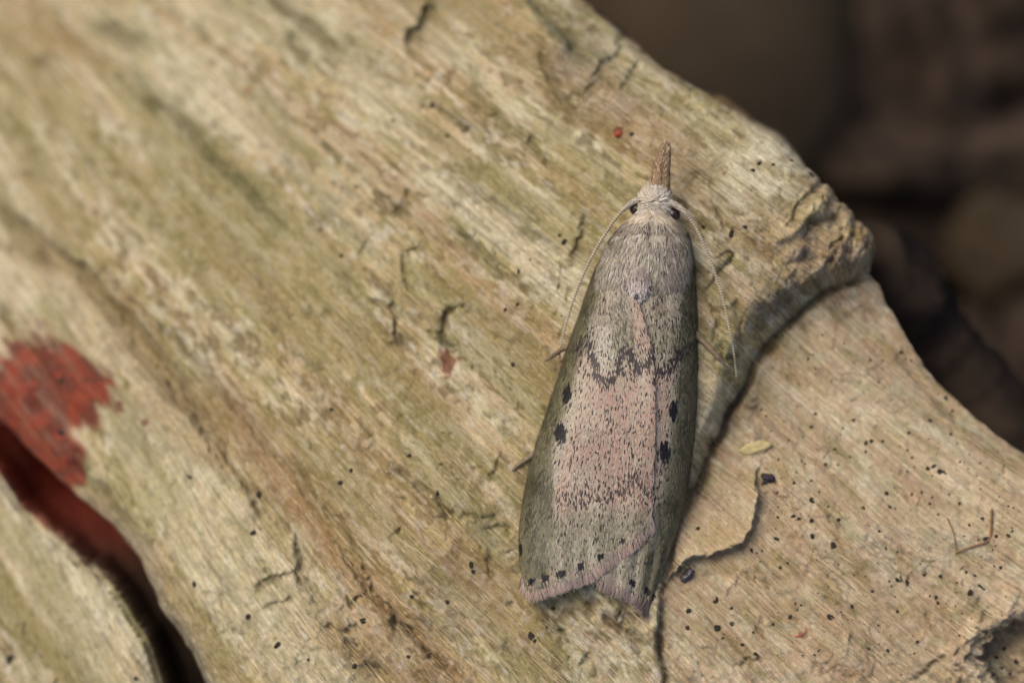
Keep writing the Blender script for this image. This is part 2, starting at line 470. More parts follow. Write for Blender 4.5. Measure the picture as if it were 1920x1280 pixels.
crack([(1475, 540), (1500, 500), (1520, 470)], 12, 0.5, 0.4)
crack([(1440, 590), (1480, 560), (1530, 535)], 9, 0.4, 0.35)
# ring-like bark scar right of the moth's antenna
crack([(1312, 548), (1335, 520), (1352, 508), (1372, 494), (1378, 482), (1360, 478), (1340, 486)], 3.5, 0.28, 0.75)
lip([(1340, 486), (1372, 480), (1376, 494), (1350, 510)], 0.15, 14)
crack([(1385, 560), (1392, 600), (1398, 640)], 5, 0.3, 0.5)
crack([(1345, 640), (1365, 668), (1388, 660)], 5, 0.35, 0.55, 0.3)

d, s, f = polydist(QX, QY, [(1425, 680), (1402, 740), (1404, 790), (1416, 828)])
H += 0.28 * np.exp(-(d / 13) ** 2)
# --- the thin flake whose ragged edge runs past the moth's tail
FL = [(1432, 872), (1424, 905), (1420, 950), (1408, 985), (1392, 1012), (1368, 1028), (1340, 1040), (1312, 1042), (1292, 1056), (1270, 1078), (1252, 1104), (1238, 1120)]
m = local(FL, 260)
d, s, f = polydist(JX[m], JY[m], FL)
inside = -s * d
t_in = polydist(np.array([1330.0]), np.array([960.0]), FL)
if (-t_in[1] * t_in[0])[0] < 0: inside = -inside
H[m] += np.where(inside > 0, (0.6 * np.exp(-inside / 150) + 0.22 * np.exp(-inside / 14)) * ss(-1, 3, inside), 0) * np.clip(np.minimum(f * 8 + 0.1, 1), 0, 1) * (1 - 0.75 * ss(0.78, 0.95, f)) * (1 - 0.8 * ss(1285, 1240, QX[m]))
gap = np.exp(-((inside + 4) / 4) ** 2) * np.clip(f * 6, 0.1, 1)
H[m] -= 0.12 * gap
FLK = np.zeros_like(A); FLK[m] = np.where(inside > 0, np.exp(-inside / 70), 0) * np.clip(f * 5, 0, 1)
# curled lip under the tail
lip([(1262, 1120), (1248, 1145), (1236, 1170), (1222, 1190)], 0.2, 20, 1)
bump(1222, 1190, 22, 14, 0.2)
crack([(1240, 1150), (1232, 1190), (1240, 1240), (1246, 1285)], 6, 0.35, 0.4, taper=False)  # shadow along the flake edge, partly painted dark
crack([(1108, 1112), (1118, 1140), (1150, 1168), (1185, 1190), (1200, 1225)], 10, 0.6, 0.65)
crack([(1160, 1140), (1180, 1160), (1215, 1168)], 7, 0.4, 0.5)

# --- cracks, scars and grooves over the rest
CR = [([(862, 573), (843, 590), (836, 615), (840, 640), (852, 662)], 6, 0.55, .8), ([(862, 573), (885, 580)], 4, .3, .5),
      ([(757, 468), (756, 490), (765, 520), (764, 548)], 5, .4, .7), ([(765, 468), (795, 450)], 4, .25, .5),
      ([(690, 558), (722, 580), (742, 592)], 5, .35, .6), ([(748, 570), (742, 600), (748, 632), (757, 660)], 5, .5, .8),
      ([(672, 480), (676, 450), (700, 425)], 5, .25, .4), ([(1090, 398), (1096, 425), (1086, 450), (1090, 490)], 5, .4, .7),
      ([(806, 0), (798, 35), (782, 62), (774, 96)], 9, .8, .8), ([(1008, 70), (1014, 110), (1030, 150), (1055, 185), (1085, 212)], 8, .45, .55),
      ([(1088, 190), (1115, 155), (1122, 132), (1150, 112)], 7, .4, .5), ([(1122, 140), (1145, 165), (1180, 160), (1195, 120)], 6, .35, .4),
      ([(1160, 60), (1155, 95), (1140, 120)], 6, .3, .35),
      ([(995, 255), (1010, 285), (1030, 315)], 6, .4, .6), ([(900, 210), (940, 225), (980, 255)], 6, .3, .4),
      ([(735, 395), (760, 375), (770, 362)], 6, .35, .55), ([(895, 130), (888, 160), (905, 140)], 6, .25, .4),
      ([(555, 1000), (560, 1045), (558, 1078), (575, 1105), (600, 1130)], 6, .5, .75),
      ([(475, 1115), (505, 1090), (535, 1076), (558, 1076)], 4, .35, .6), ([(480, 1148), (520, 1130), (550, 1118)], 3, .25, .5),
      ([(650, 1112), (660, 1140), (686, 1115), (690, 1110)], 4, .3, .65), ([(615, 1172), (645, 1185), (680, 1172)], 4, .35, .6),
      ([(645, 1190), (680, 1235), (735, 1280)], 9, .5, .6), 
      ([(735, 868), (775, 895), (810, 930), (835, 955), (845, 970)], 6, .45, .6), ([(845, 968), (885, 972), (915, 975), (925, 965)], 3, .2, .5),
      ([(748, 1005), (757, 990)], 5, .3, .6), ([(900, 1000), (935, 985), (950, 995)], 3, .2, .4),
      ([(925, 850), (928, 880), (920, 900)], 3, .25, .5), ([(1010, 1160), (1040, 1180), (1060, 1185)], 7, .3, .6),
      ([(1100, 1225), (1098, 1240), (1090, 1255)], 4, .3, .5), ([(950, 1130), (965, 1140)], 4, .2, .5),
      ([(60, 470), (130, 480), (200, 560), (250, 610)], 12, .35, .35), ([(0, 385), (60, 440)], 10, .4, .5),
      ([(270, 700), (330, 740), (370, 800), (420, 840)], 8, .35, .35), ([(1330, 560), (1345, 600), (1338, 640)], 5, .3, .5),
      ([(1290, 330), (1330, 350), (1370, 395)], 8, .25, .35), ([(1345, 390), (1360, 420), (1390, 430)], 8, .35, .5),
      ([(1715, 660), (1760, 715), (1830, 770)], 9, .3, .4), ([(1380, 1250), (1400, 1232), (1440, 1230)], 4, .25, .5),
      ([(640, 70), (700, 130), (760, 170)], 9, .3, .3), ([(540, 300), (620, 380), (700, 470)], 8, .3, .3)]
for pts, w, dep, st in CR: crack(pts, w, dep, st, 0.25)
for pts, w, dep, st in [([(-40, 350), (60, 430), (140, 495), (265, 620), (400, 800), (440, 870)], 8, .55, .6), ([(200, 520), (330, 640), (480, 800), (560, 905), (630, 1010)], 6, .4, .5),
                        ([(330, 30), (480, 160), (640, 300), (760, 400), (900, 520)], 6, .3, .3), ([(0, 640), (90, 560)], 5, .1, .1), ([(420, 838), (450, 900), (478, 940), (500, 978)], 4, .55, .8), ([(630, 1010), (665, 1080), (700, 1120), (745, 1165), (800, 1225), (860, 1290)], 5, .6, .75),
                        ([(60, 440), (150, 530), (250, 640), (330, 745), (420, 838)], 7, .4, .35)]:
    crack(pts, w, dep, st, 0, even=True)
GROOVE = [([(985, -10), (1030, 30), (1065, 75), (1090, 110)], 15, .7, .25, .8), ([(490, -20), (560, 40), (640, 105)], 16, .6, .1, .8),
          ([(200, 40), (270, 85)], 18, .5, .2, .7), ([(250, 150), (330, 225), (400, 300), (470, 360), (520, 420)], 15, .55, .1, .9),
          ([(540, 60), (580, 120)], 14, .4, .1, .5), ([(90, 110), (70, 130)], 12, .4, .3, .3),
          ([(860, 430), (930, 500), (1010, 560)], 9, .25, .1, .6), ([(120, 860), (190, 920), (260, 990)], 12, .3, .1, .8),
          ([(560, 870), (620, 960), (690, 1040)], 10, .2, .0, .5), ([(860, 330), (960, 410), (1040, 470)], 9, .2, .0, .5)]
for pts, w, dep, st, gr in GROOVE: crack(pts, w * 0.75, dep * 1.3, st + 0.4, gr * 0.9, even=True)
for pts, am, L_, sg in [([(985, -10), (1040, 40), (1085, 105)], .35, 30, 1), ([(490, -20), (560, 40), (640, 105)], .3, 35, 1), ([(640, 1000), (700, 1110), (770, 1190), (860, 1285)], .28, 40, 1),
                        ([(735, 868), (800, 920), (850, 975)], .22, 30, 1), ([(555, 1000), (560, 1080), (600, 1130)], .2, 30, 1), ([(60, 470), (200, 560), (330, 740), (500, 978)], .25, 40, 1),
                        ([(862, 573), (836, 615), (852, 662)], .2, 26, -1), ([(757, 468), (764, 548)], .15, 24, -1)]:
    lip(pts, am, L_, sg)

# random short splits along the grain and small cross-breaks
for i in range(420):
    x = rng.uniform(-40, 1900); y = rng.uniform(-40, 1320)
    an = math.radians(43 + 9 * (x < 600) - 6 * (x > 1300) + rng.normal(0, 5)); ln = rng.uniform(18, 85)
    if rng.random() < 0.10: an += math.radians(rng.choice([60, 90, -60])); ln *= 0.35
    mid = rng.normal(0, 4, 2)
    crack([(x, y), (x + ln * .5 * math.cos(an) + mid[0], y + ln * .5 * math.sin(an) + mid[1]), (x + ln * math.cos(an), y + ln * math.sin(an))],
          rng.uniform(1.8, 4.0), rng.uniform(0.05, 0.22), rng.uniform(0.1, 0.45), 0.15 * rng.random())
for i in range(150):
    x = rng.uniform(-40, 1900); y = rng.uniform(-40, 1320)
    an = math.radians(rng.uniform(-30, 130)); ln = rng.uniform(20, 70)
    bend = rng.normal(0, 10, 2)
    lip([(x, y), (x + ln * .5 * math.cos(an) + bend[0], y + ln * .5 * math.sin(an) + bend[1]), (x + ln * math.cos(an), y + ln * math.sin(an))],
        rng.uniform(0.05, 0.13), rng.uniform(12, 30), rng.choice([-1, 1]))

# --- knot hole at the lower right
dx = (QX - 1945) / 98; dy = (QY - 1240) / 74
rk = np.hypot(dx * 0.92 + dy * 0.35, dy * 0.92 - dx * 0.35) * (0.8 + 0.4 * fbm(QX / 45, QY / 45, 81, 3)) + 0.12 * (noise(QX / 9, QY / 9, 82) - 0.5)
H -= 1.5 * ss(1.05, 0.86, rk) - 0.5 * ss(0.9, 0.2, rk)
H += 0.8 * np.exp(-((rk - 1.32) / 0.26) ** 2)
wr = ss(2.3, 1.0, rk)
th = np.arctan2(dy, dx)
H += wr * 0.5 * (fbm(rk * 7 + 9, th * 1.6 + 9, 83, 3) - 0.5)
STAIN_SHADE = np.maximum(STAIN_SHADE, 0.5 * np.exp(-((rk - 1.02) / 0.12) ** 2))
KNOT = wr
crack([(1700, 1275), (1745, 1240), (1790, 1225), (1830, 1190)], 5, .35, .4)
crack([(1835, 1110), (1842, 1160), (1838, 1215)], 7, .4, .5)

# --- the long open split at the lower left
SR = [(-400, 360), (-120, 600), (0, 778), (60, 838), (105, 892), (160, 940), (215, 985), (250, 1032), (283, 1085), (300, 1130), (335, 1188), (365, 1240), (392, 1295), (450, 1400), (560, 1600)]
SL = [(-400, 480), (-120, 770), (-10, 882), (35, 948), (80, 990), (118, 1022), (158, 1066), (172, 1058), (205, 1095), (250, 1165), (275, 1200), (290, 1250), (305, 1300), (345, 1400), (440, 1600)]
dr, sr, _ = polydist(QX * 0.6 + PX * 0.4, QY * 0.6 + PY * 0.4, SR)
dl, sl, _ = polydist(QX * 0.15 + PX * 0.85, QY * 0.15 + PY * 0.85, SL)
tR = polydist(np.array([600.0]), np.array([900.0]), SR)[1][0]
tL = polydist(np.array([0.0]), np.array([1250.0]), SL)[1][0]
gR = dr * np.where(sr == tR, -1, 1)         # + inside the split
gL = dl * np.where(sl == tL, -1, 1)
SPLIT = np.minimum(gR, gL)
right_bevel = interp([(600, 70), (860, 40), (960, 75), (1100, 45), (1200, 16), (1400, 10)], PY)
H -= 0.9 * ss(-1, 0.3, gR / right_bevel) * (gL > -10)
H -= 7.5 * ss(0, 34, gR) * ss(0, 7, gL) * ss(700, 1000, PY + 0.35 * PX)
H -= 1.3 * ss(0, 18, gR) * ss(0, 7, gL)
LOWPIECE = (sl == tL) & (gL < 0)
H -= 0.5 * ss(60, 0, -gL) * LOWPIECE

Z = Z0 + H * np.concatenate([np.ones(len(core)), np.cos(arc * np.pi / 2) * 0.9 + 0.1])[:, None]
# outward relief on the rounded edge
rel = np.concatenate([np.zeros(len(core)), np.sin(arc * np.pi / 2)])[:, None]
B2 = B + rel * (H * 0.35 + 0.25 * (fbm(A / 1.2, PY / 60, 91, 3) - 0.5))
X, Y = from_ab(A, B2)
sc_ = DIST / (HC - Z)
PXF = 960 + X / K * sc_; PYF = 640 - Y / K * sc_

# --- colour of the wood itself
C_TAN, C_PALE, C_PINK = lin(196, 172, 122), lin(220, 209, 174), lin(200, 170, 136)
C_OLIVE, C_YGREEN, C_BROWN = lin(146, 134, 84), lin(186, 175, 116), lin(158, 122, 80)
C_DARK_BROWN, C_GREY, C_PURP = lin(70, 54, 34), lin(150, 138, 118), lin(112, 96, 92)
n1 = fbm(G1 / 6, G2 / 1.3, 201, 4); n2 = fbm(G1 / 4, G2 / 0.8, 203, 4); n3 = fbm(G1 / 9, G2 / 5, 205, 3)
n4 = fbm(G1 / 1.8, G2 / 0.55, 207, 4); n5 = fbm(PX / 28, PY / 28, 209, 4); n6 = fbm(G1 / 3.0, G2 / 0.25, 211, 3)
COL = np.broadcast_to(C_TAN, A.shape + (3,)).copy()
COL = mixc(COL, C_PALE, 0.75 * ss(0.45, 0.7, n1))
COL = mixc(COL, C_PINK, 0.40 * ss(0.48, 0.66, n3 * 0.55 + n5 * 0.45))
COL = mixc(COL, C_PINK, 0.45 * ONR)
COL = mixc(COL, C_PALE, 0.35 * ONR * ss(0.45, 0.6, n5))
gmask = 1 - 0.6 * ONR
COL = mixc(COL, C_YGREEN, 0.65 * gmask * ss(0.46, 0.66, n2))
COL = mixc(COL, C_OLIVE, 0.75 * gmask * ss(0.52, 0.7, n4 * 0.6 + n2 * 0.4))
COL = mixc(COL, C_BROWN, 0.3 * ss(0.55, 0.75, fbm(G1 / 8, G2 / 1.1, 213, 3)))
COL = mixc(COL, C_PALE, 0.5 * ss(0.6, 0.75, n6))
COL = mixc(COL, C_OLIVE, 0.55 * ss(1.1, 1.5, fib3) * FSTR * gmask)
COL = mixc(COL, C_PALE, 0.45 * ss(0.85, 0.5, fib3) * FSTR)
COL = mixc(COL, C_OLIVE, 0.35 * gmask * ss(0.6, 0.78, fbm(G1 / 2.0, G2 / 0.2, 215, 3)))
# short mottled flecks
m1 = fbm(G1 / 1.1, G2 / 0.42, 241, 3); m2 = fbm(G1 / 0.9, G2 / 0.36, 243, 3); m3 = fbm(G1 / 1.6, G2 / 0.6, 245, 3); m4 = fbm(G1 / 0.6, G2 / 0.3, 247, 2)
COL = mixc(COL, C_PALE, 0.62 * ss(0.53, 0.70, m1))
COL = mixc(COL, C_OLIVE, 0.76 * ss(0.53, 0.70, m2) * (1 - 0.55 * ONR))
COL = mixc(COL, C_PINK, 0.35 * ss(0.55, 0.70, m3))
COL = mixc(COL, lin(112, 96, 62), 0.7 * ss(0.60, 0.74, m4) * (1 - 0.4 * ONR))
COL = mixc(COL, lin(222, 212, 190), 0.5 * ss(0.66, 0.80, fbm(G1 / 0.5, G2 / 0.3, 249, 2)))
# long tonal bands that follow the grain
bandn = fbm(G1 / 18, G2 / 2.6, 261, 3)
COL = mixc(COL, C_BROWN, 0.42 * ss(0.52, 0.68, bandn) * (1 - 0.5 * ONR))
COL = mixc(COL, C_PALE, 0.40 * ss(0.48, 0.32, bandn))
COL = mixc(COL, C_OLIVE, 0.55 * ss(0.54, 0.68, fbm(G1 / 12, G2 / 1.5, 263, 3)) * gmask)
# brownish runs beside the long groove at the bottom and through the left
for pts, w, k_ in [([(420, 760), (520, 900), (600, 1000), (680, 1100), (760, 1180), (860, 1290)], 45, .55), ([(80, 470), (200, 560), (300, 720), (420, 840)], 40, .5),
                   ([(640, 1190), (760, 1290)], 40, .6), ([(0, 20), (120, 90)], 70, .35), ([(700, 0), (780, 60)], 60, .35), ([(640, 760), (700, 820)], 40, .3)]:
    d, s, f = polydist(QX, QY, pts); COL = mixc(COL, C_BROWN, k_ * np.exp(-(d / w) ** 2) * (0.5 + n4))
COL = mixc(COL, C_GREY, 0.6 * np.exp(-(((QX - 1090) / 60) ** 2 + ((QY - 120) / 45) ** 2)))
COL = mixc(COL, C_PURP, 0.55 * np.exp(-(((QX - 1060) / 30) ** 2 + ((QY - 85) / 45) ** 2)))
COL = mixc(COL, C_GREY, 0.6 * np.exp(-(((QX - 1150) / 45) ** 2 + ((QY - 200) / 30) ** 2)))
COL = mixc(COL, C_PURP, 0.55 * FLANK * ss(0.35, 0.6, n5))  # shade of the step's flank put into the colour
COL = mixc(COL, C_GREY, 0.4 * np.exp(-(((QX - 1385) / 55) ** 2 + ((QY - 380) / 40) ** 2)))
COL = mixc(COL, C_PALE, 0.65 * np.exp(-(((QX - 1430) / 100) ** 2 + ((QY - 320) / 80) ** 2)) * (0.3 + 1.4 * ss(.4, .6, m1)))
COL = mixc(COL, C_GREY, 0.55 * KNOT)
COL = mixc(COL, lin(112, 114, 66), 0.75 * GREEN * (0.4 + n5))
COL = mixc(COL, C_YGREEN * 0.85, 0.5 * np.exp(-(((QX - 260) / 90) ** 2 + ((QY - 930) / 70) ** 2)))
COL = mixc(COL, C_OLIVE, 0.45 * LOWPIECE * ss(0.4, 0.6, n2))
COL = mixc(COL, C_PINK, 0.35 * ONR * ss(0.35, 0.6, n5))
COL = mixc(COL, C_BROWN, 0.4 * ONR * ss(0.52, 0.68, fbm(G1 / 2.5, G2 / 0.8, 271, 3)))
COL = mixc(COL, C_PALE, 0.5 * ONR * ss(0.54, 0.68, fbm(G1 / 1.5, G2 / 0.6, 273, 3)))
COL = mixc(COL, C_OLIVE, 0.4 * ONR * ss(0.55, 0.7, fbm(G1 / 3, G2 / 0.5, 275, 3)))
COL = mixc(COL, lin(206, 184, 140), 0.55 * FLK)
COL = mixc(COL, lin(204, 172, 140), 0.34 * ONR * ss(0.3, 0.6, n5) * (1 - 0.6 * ss(1080, 1200, PY) * ss(1420, 1280, PX)))
# green-black dirt lodged in the cracks, and the crevice's painted shade
COL = mixc(COL, C_DARK_BROWN, np.clip(STAIN_SHADE, 0, 1) * 0.85)
# tiny dark pits
pit = ss(0.80, 0.86, noise(PX / 5.5, PY / 5.5, 221)) * ss(0.5, 0.65, fbm(PX / 120, PY / 120, 223, 2))
COL = mixc(COL, C_DARK_BROWN, 0.22 * pit)
H2 = pit
COL = mixc(COL, C_GREY * 0.8, 0.6 * np.exp(-((gR + 6) / 22) ** 2) * ss(900, 960, PY) * (gL > 0))
# red paint: a splash on the wood beside the split, running down into it
C_RED, C_RED2 = lin(142, 48, 28), lin(108, 40, 28)
rd = np.hypot((QX - 85) / 145, (QY - 735) / 120)
rd2 = np.hypot((QX - 95) / 72, (QY - 865) / 85)
edge_n = 0.7 * (fbm(G1 / 1.6, G2 / 0.7, 231, 4) - 0.5)
red = ss(1.04, 0.80, np.minimum(rd, rd2) + edge_n)
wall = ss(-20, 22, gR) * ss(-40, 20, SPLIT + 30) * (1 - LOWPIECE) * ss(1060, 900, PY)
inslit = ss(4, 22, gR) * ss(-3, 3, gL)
red = np.maximum(red, 0.75 * wall * ss(0.35, 0.6, n5 + 0.15) * ss(330, 150, PX))
for (x, y, r) in [(842, 677, 23), (1160, 252, 11), (280, 790, 12), (465, 175, 7), (700, 1140, 6), (1500, 1186, 6), (225, 760, 10)]:
    red = np.maximum(red, ss(1.0, 0.75, np.hypot((QX - x) / r, (QY - y) / r) + 1.3 * (fbm(PX / 14, PY / 14, 233, 3) - 0.5)) * (0.85 if r > 9 else 0.6))
red = red * (1 - 0.12 * ss(0.5, 0.72, n6))
COL = mixc(COL, mixc(np.broadcast_to(C_RED, A.shape + (3,)), C_RED2, ss(0.4, 0.6, n5)), 0.92 * red)
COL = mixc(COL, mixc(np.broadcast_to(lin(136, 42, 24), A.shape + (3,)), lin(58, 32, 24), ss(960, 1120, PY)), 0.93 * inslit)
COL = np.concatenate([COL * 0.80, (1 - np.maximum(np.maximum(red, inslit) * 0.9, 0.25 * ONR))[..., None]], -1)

nrow, ncol = A.shape
V = np.stack([X, Y, Z], -1)
# flank rows under the rounded edge, down to the ground
rows = []; crow = []; qrow = []
nd = 34
for j in range(1, nd + 1):
    t = j / nd
    drop = t * (V[-1, :, 2] - (ZG - 3))
    inn = -5.0 * t + 2.2 * np.sin(t * 3.1) + 1.1 * (fbm(av / 3.0, np.full_like(av, drop.mean() / 3.0), 301, 3) - 0.5)
    xx, yy = from_ab(av, B2[-1] + inn)
    rows.append(np.stack([xx, yy, V[-1, :, 2] - drop], -1))
    cc = mixc(np.broadcast_to(C_BROWN, (ncol, 3)), C_DARK_BROWN, ss(0.35, 0.6, fbm(av / 2.0, np.full_like(av, drop.mean() / 4), 303, 3))) * 0.7
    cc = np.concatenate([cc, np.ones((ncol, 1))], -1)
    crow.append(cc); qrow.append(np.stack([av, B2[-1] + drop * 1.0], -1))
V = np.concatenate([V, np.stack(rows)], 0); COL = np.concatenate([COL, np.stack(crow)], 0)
UV = np.concatenate([np.stack([G1, G2], -1), np.stack(qrow)], 0)
# skirts round the other three sides so that the log is a solid body
def skirt_row(src):
    r = src.copy(); r[..., 2] = ZG - 3; return r
V = np.concatenate([skirt_row(V[:1]), V], 0); COL = np.concatenate([COL[:1], COL], 0); UV = np.concatenate([UV[:1], UV], 0)
V = np.concatenate([skirt_row(V[:, :1]), V, skirt_row(V[:, -1:])], 1)
COL = np.concatenate([COL[:, :1], COL, COL[:, -1:]], 1); UV = np.concatenate([UV[:, :1], UV, UV[:, -1:]], 1)
faces = grid_faces(V.shape[0], V.shape[1])[:, ::-1]
log = empty("log", "pale weathered log, bark-less and algae-stained, with a red paint splash and an open split", "log")
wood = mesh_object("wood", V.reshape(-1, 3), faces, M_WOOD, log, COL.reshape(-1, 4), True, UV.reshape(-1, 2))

# look-up of the finished surface under a photo position
SEL = slice(0, None, 2)
LX, LY, LV = PXF[SEL, SEL].ravel(), PYF[SEL, SEL].ravel(), np.stack([X, Y, Z], -1)[SEL, SEL].reshape(-1, 3)
ok = (LX > -60) & (LX < 1980) & (LY > -60) & (LY < 1340)
LX, LY, LV = LX[ok], LY[ok], LV[ok]
# bucket grid for speed
BW = 6
bi = ((LX + 60) // BW).astype(int); bj = ((LY + 60) // BW).astype(int)
NBJ = int(1400 // BW) + 2
ZMAP = np.full((int(2040 // BW) + 2, NBJ), -99.0)
np.maximum.at(ZMAP, (bi, bj), LV[:, 2])
def zlog(px, py):
    i = np.clip(((np.asarray(px, float) + 60) // BW).astype(int), 0, ZMAP.shape[0] - 1)
    j = np.clip(((np.asarray(py, float) + 60) // BW).astype(int), 0, ZMAP.shape[1] - 1)
    z = ZMAP[i, j]
    return np.where(z < -90, 0.0, z)
def on_log(px, py, dz=0.0):
    i = np.argmin((LX - px) ** 2 + (LY - py) ** 2)
    return LV[i] + np.array([0, 0, dz])

# dark bark left on the flank below the edge, seen as a soft dark strip
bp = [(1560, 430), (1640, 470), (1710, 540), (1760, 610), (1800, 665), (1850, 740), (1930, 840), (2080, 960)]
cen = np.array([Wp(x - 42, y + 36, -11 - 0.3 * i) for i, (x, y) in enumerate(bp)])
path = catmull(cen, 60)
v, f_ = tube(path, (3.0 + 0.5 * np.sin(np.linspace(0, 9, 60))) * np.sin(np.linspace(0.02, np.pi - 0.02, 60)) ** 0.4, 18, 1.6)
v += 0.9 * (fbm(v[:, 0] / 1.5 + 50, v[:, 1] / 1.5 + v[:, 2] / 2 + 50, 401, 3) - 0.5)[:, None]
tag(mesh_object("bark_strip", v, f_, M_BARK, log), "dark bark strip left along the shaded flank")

# ------------------------------------------------------------------ black fungus specks on the wood
def speck_mesh(seed):
    r = np.random.default_rng(seed)
    nr, nc = 3, 7
    vs = [(0, 0, 0.55)]
    for j, (rad, z) in enumerate([(0.62, 0.42), (1.0, -0.15)]):
        for i in range(nc):
            a = 2 * math.pi * i / nc + 0.3 * j; q = rad * r.uniform(0.8, 1.2)
            vs.append((q * math.cos(a), q * math.sin(a), z))
    fs = [(0, 1 + i, 1 + (i + 1) % nc) for i in range(nc)]
    for i in range(nc):
        a, b = 1 + i, 1 + (i + 1) % nc
        fs += [(a, a + nc, b), (b, a + nc, b + nc)]
    me = bpy.data.meshes.new("fungus_speck"); me.from_pydata([tuple(S * 0.022 * c for c in q) for q in vs], [], fs)
    me.polygons.foreach_set("use_smooth", np.ones(len(fs), bool)); me.materials.append(M_SPECK); return me
SP = [speck_mesh(i) for i in range(5)]
spots = [(808, 199, 8), (740, 228, 5), (838, 253, 5), (668, 350, 4), (1186, 252, 8), (640, 478, 6), (930, 476, 4), (1048, 444, 5), (1060, 456, 6), (1395, 425, 6),
         (992, 485, 4), (970, 510, 5), (972, 572, 5), (948, 580, 4), (1055, 590, 5), (963, 680, 5), (620, 768, 7), (640, 905, 7), (660, 885, 5), (487, 925, 6), (475, 998, 6),
         (365, 1092, 6), (470, 1155, 7), (520, 1212, 9), (580, 1235, 5), (765, 857, 6), (820, 925, 6), (885, 1060, 7), (888, 1072, 5), (772, 1122, 4), (840, 1130, 7), (765, 1233, 5),
         (1038, 1139, 6), (995, 1193, 8), (1003, 1198, 5), (683, 1163, 9), (665, 1250, 7), (255, 1272, 6), (20, 1238, 8), (115, 712, 9), (112, 812, 9), (355, 893, 6),
         (1288, 1104, 0), (1395, 425, 5), (1375, 437, 5), (1425, 305, 7), (1410, 320, 6), (1448, 310, 6), (1482, 303, 6), (1517, 328, 7), (1320, 425, 6), (1373, 440, 6),
         (1556, 1155, 8), (1520, 977, 7), (1522, 1005, 6), (1562, 1022, 6), (1345, 1125, 6), (1338, 1128, 6), (1345, 1178, 7), (1373, 1170, 5), (1450, 1167, 5), (1290, 1178, 6),
         (1290, 1148, 6), (1392, 1206, 5), (1308, 994, 5), (1407, 1032, 4), (1735, 1075, 6), (1680, 1085, 6), (1688, 1088, 5), (1700, 1090, 5), (1755, 1123, 7), (1760, 1130, 5), (1820, 1111, 6), (1838, 1100, 5)]
reg = []
rs = np.random.default_rng(99)
while len(reg) < 185:
    x = rs.uniform(1330, 1900); y = rs.uniform(590, 1230)
    edge_y = np.interp(x, [1480, 1720, 1920], [560, 600, 840])
    if y < edge_y + 10 or x < np.interp(y, [590, 760, 900, 1000, 1230], [1480, 1420, 1450, 1430, 1330]): continue
    if rs.random() > 0.30 + 0.7 * math.exp(-((y - 860 - (x - 1600) * 0.35) / 140) ** 2): continue
    if any((x - a) ** 2 + (y - b) ** 2 < 60 for a, b, c in reg): continue
    reg.append((x, y, 1.7 + 4.2 * rs.random() ** 2))
for (x, y) in [(1870, 1230), (1885, 1215), (1905, 1240), (1880, 1250), (1895, 1262), (1860, 1262)]: reg.append((x, y, 6))
for i, (x, y, r) in enumerate(spots + reg):
    if r == 0: continue
    o = bpy.data.objects.new("fungus_speck", SP[i % 5]); scene.collection.objects.link(o); o.parent = log
    p = on_log(x, y, 0.012); o.location = tuple(p * S)
    q = r * 0.95 * rs.uniform(0.75, 1.2)
    o.scale = (q * rs.uniform(0.65, 1.35), q * rs.uniform(0.7, 1.2), q * 0.45); o.rotation_euler = (0, 0, rs.uniform(0, 6.28))

tv, tf, k0 = [], [], 0
while k0 < 420:
    x = rs.uniform(1330, 1910); y = rs.uniform(590, 1275)
    if y < np.interp(x, [1480, 1720, 1920], [580, 640, 880]) + 12 or x < np.interp(y, [590, 760, 900, 1000, 1230], [1480, 1420, 1450, 1430, 1290]): continue
    if noise(x / 60, y / 60, 909) < 0.42: continue
    p = Wp(x, y, float(zlog(x, y))); r = K * rs.uniform(1.0, 2.3); e_ = rs.uniform(.6, 1.4)
    for i in range(6): tv.append(p + np.array([r * e_ * math.cos(i * 1.047), r * math.sin(i * 1.047), -0.03]))
    tv.append(p + np.array([0, 0, 0.025]))
    tf += [(7 * k0 + i, 7 * k0 + (i + 1) % 6, 7 * k0 + 6) for i in range(6)]; k0 += 1
tag(mesh_object("fine_fungus_specks", np.array(tv), np.array(tf), M_SPECK, log), kind="stuff")

# ------------------------------------------------------------------ loose wood fibres lying along the grain
nf = 3600
fx = rng.uniform(430, 1930, nf); fy = rng.uniform(560, 1300, nf)
wgt = np.exp(-((fy - 1230) / 260) ** 2)
keep = (rng.random(nf) < 0.15 + 0.85 * wgt) & (fy > np.interp(fx, [1400, 1700, 1930], [600, 640, 900]))
fx, fy = fx[keep], fy[keep]; nf = len(fx)
an = np.radians(43 + 8 * ss(900, 400, fx) - 7 * ss(1200, 1700, fx) + rng.normal(0, 4, nf))
ln = rng.uniform(12, 60, nf)
segs = 5
T = np.linspace(0, 1, segs + 1)
px_ = fx[:, None] + ln[:, None] * T * np.cos(an)[:, None]; py_ = fy[:, None] + ln[:, None] * T * np.sin(an)[:, None]
zz = zlog(px_, py_)
zz = 0.25 * np.roll(zz, 1, 1) + 0.5 * zz + 0.25 * np.roll(zz, -1, 1); zz[:, 0] = zlog(px_[:, 0], py_[:, 0]); zz[:, -1] = zlog(px_[:, -1], py_[:, -1])
drop_ = (zz.max(1) - zz.min(1)) < 0.5
px_, py_, zz, an, nf = px_[drop_], py_[drop_], zz[drop_], an[drop_], int(drop_.sum())
wd = rng.uniform(0.5, 1.1, nf)[:, None] * np.array([0.5, 1, 1, 1, 0.9, 0.3])[None, :]
lift = 0.012 + 0.03 * rng.random((nf, 1)) * np.abs(T - 0.4)[None, :] * (rng.random((nf, 1)) < 0.25)
nx, ny = -np.sin(an)[:, None], np.cos(an)[:, None]
vl = Wp(px_ + nx * wd, py_ + ny * wd, zz + lift - 0.012); vr = Wp(px_ - nx * wd, py_ - ny * wd, zz + lift - 0.012); vt = Wp(px_, py_, zz + lift + 0.022)
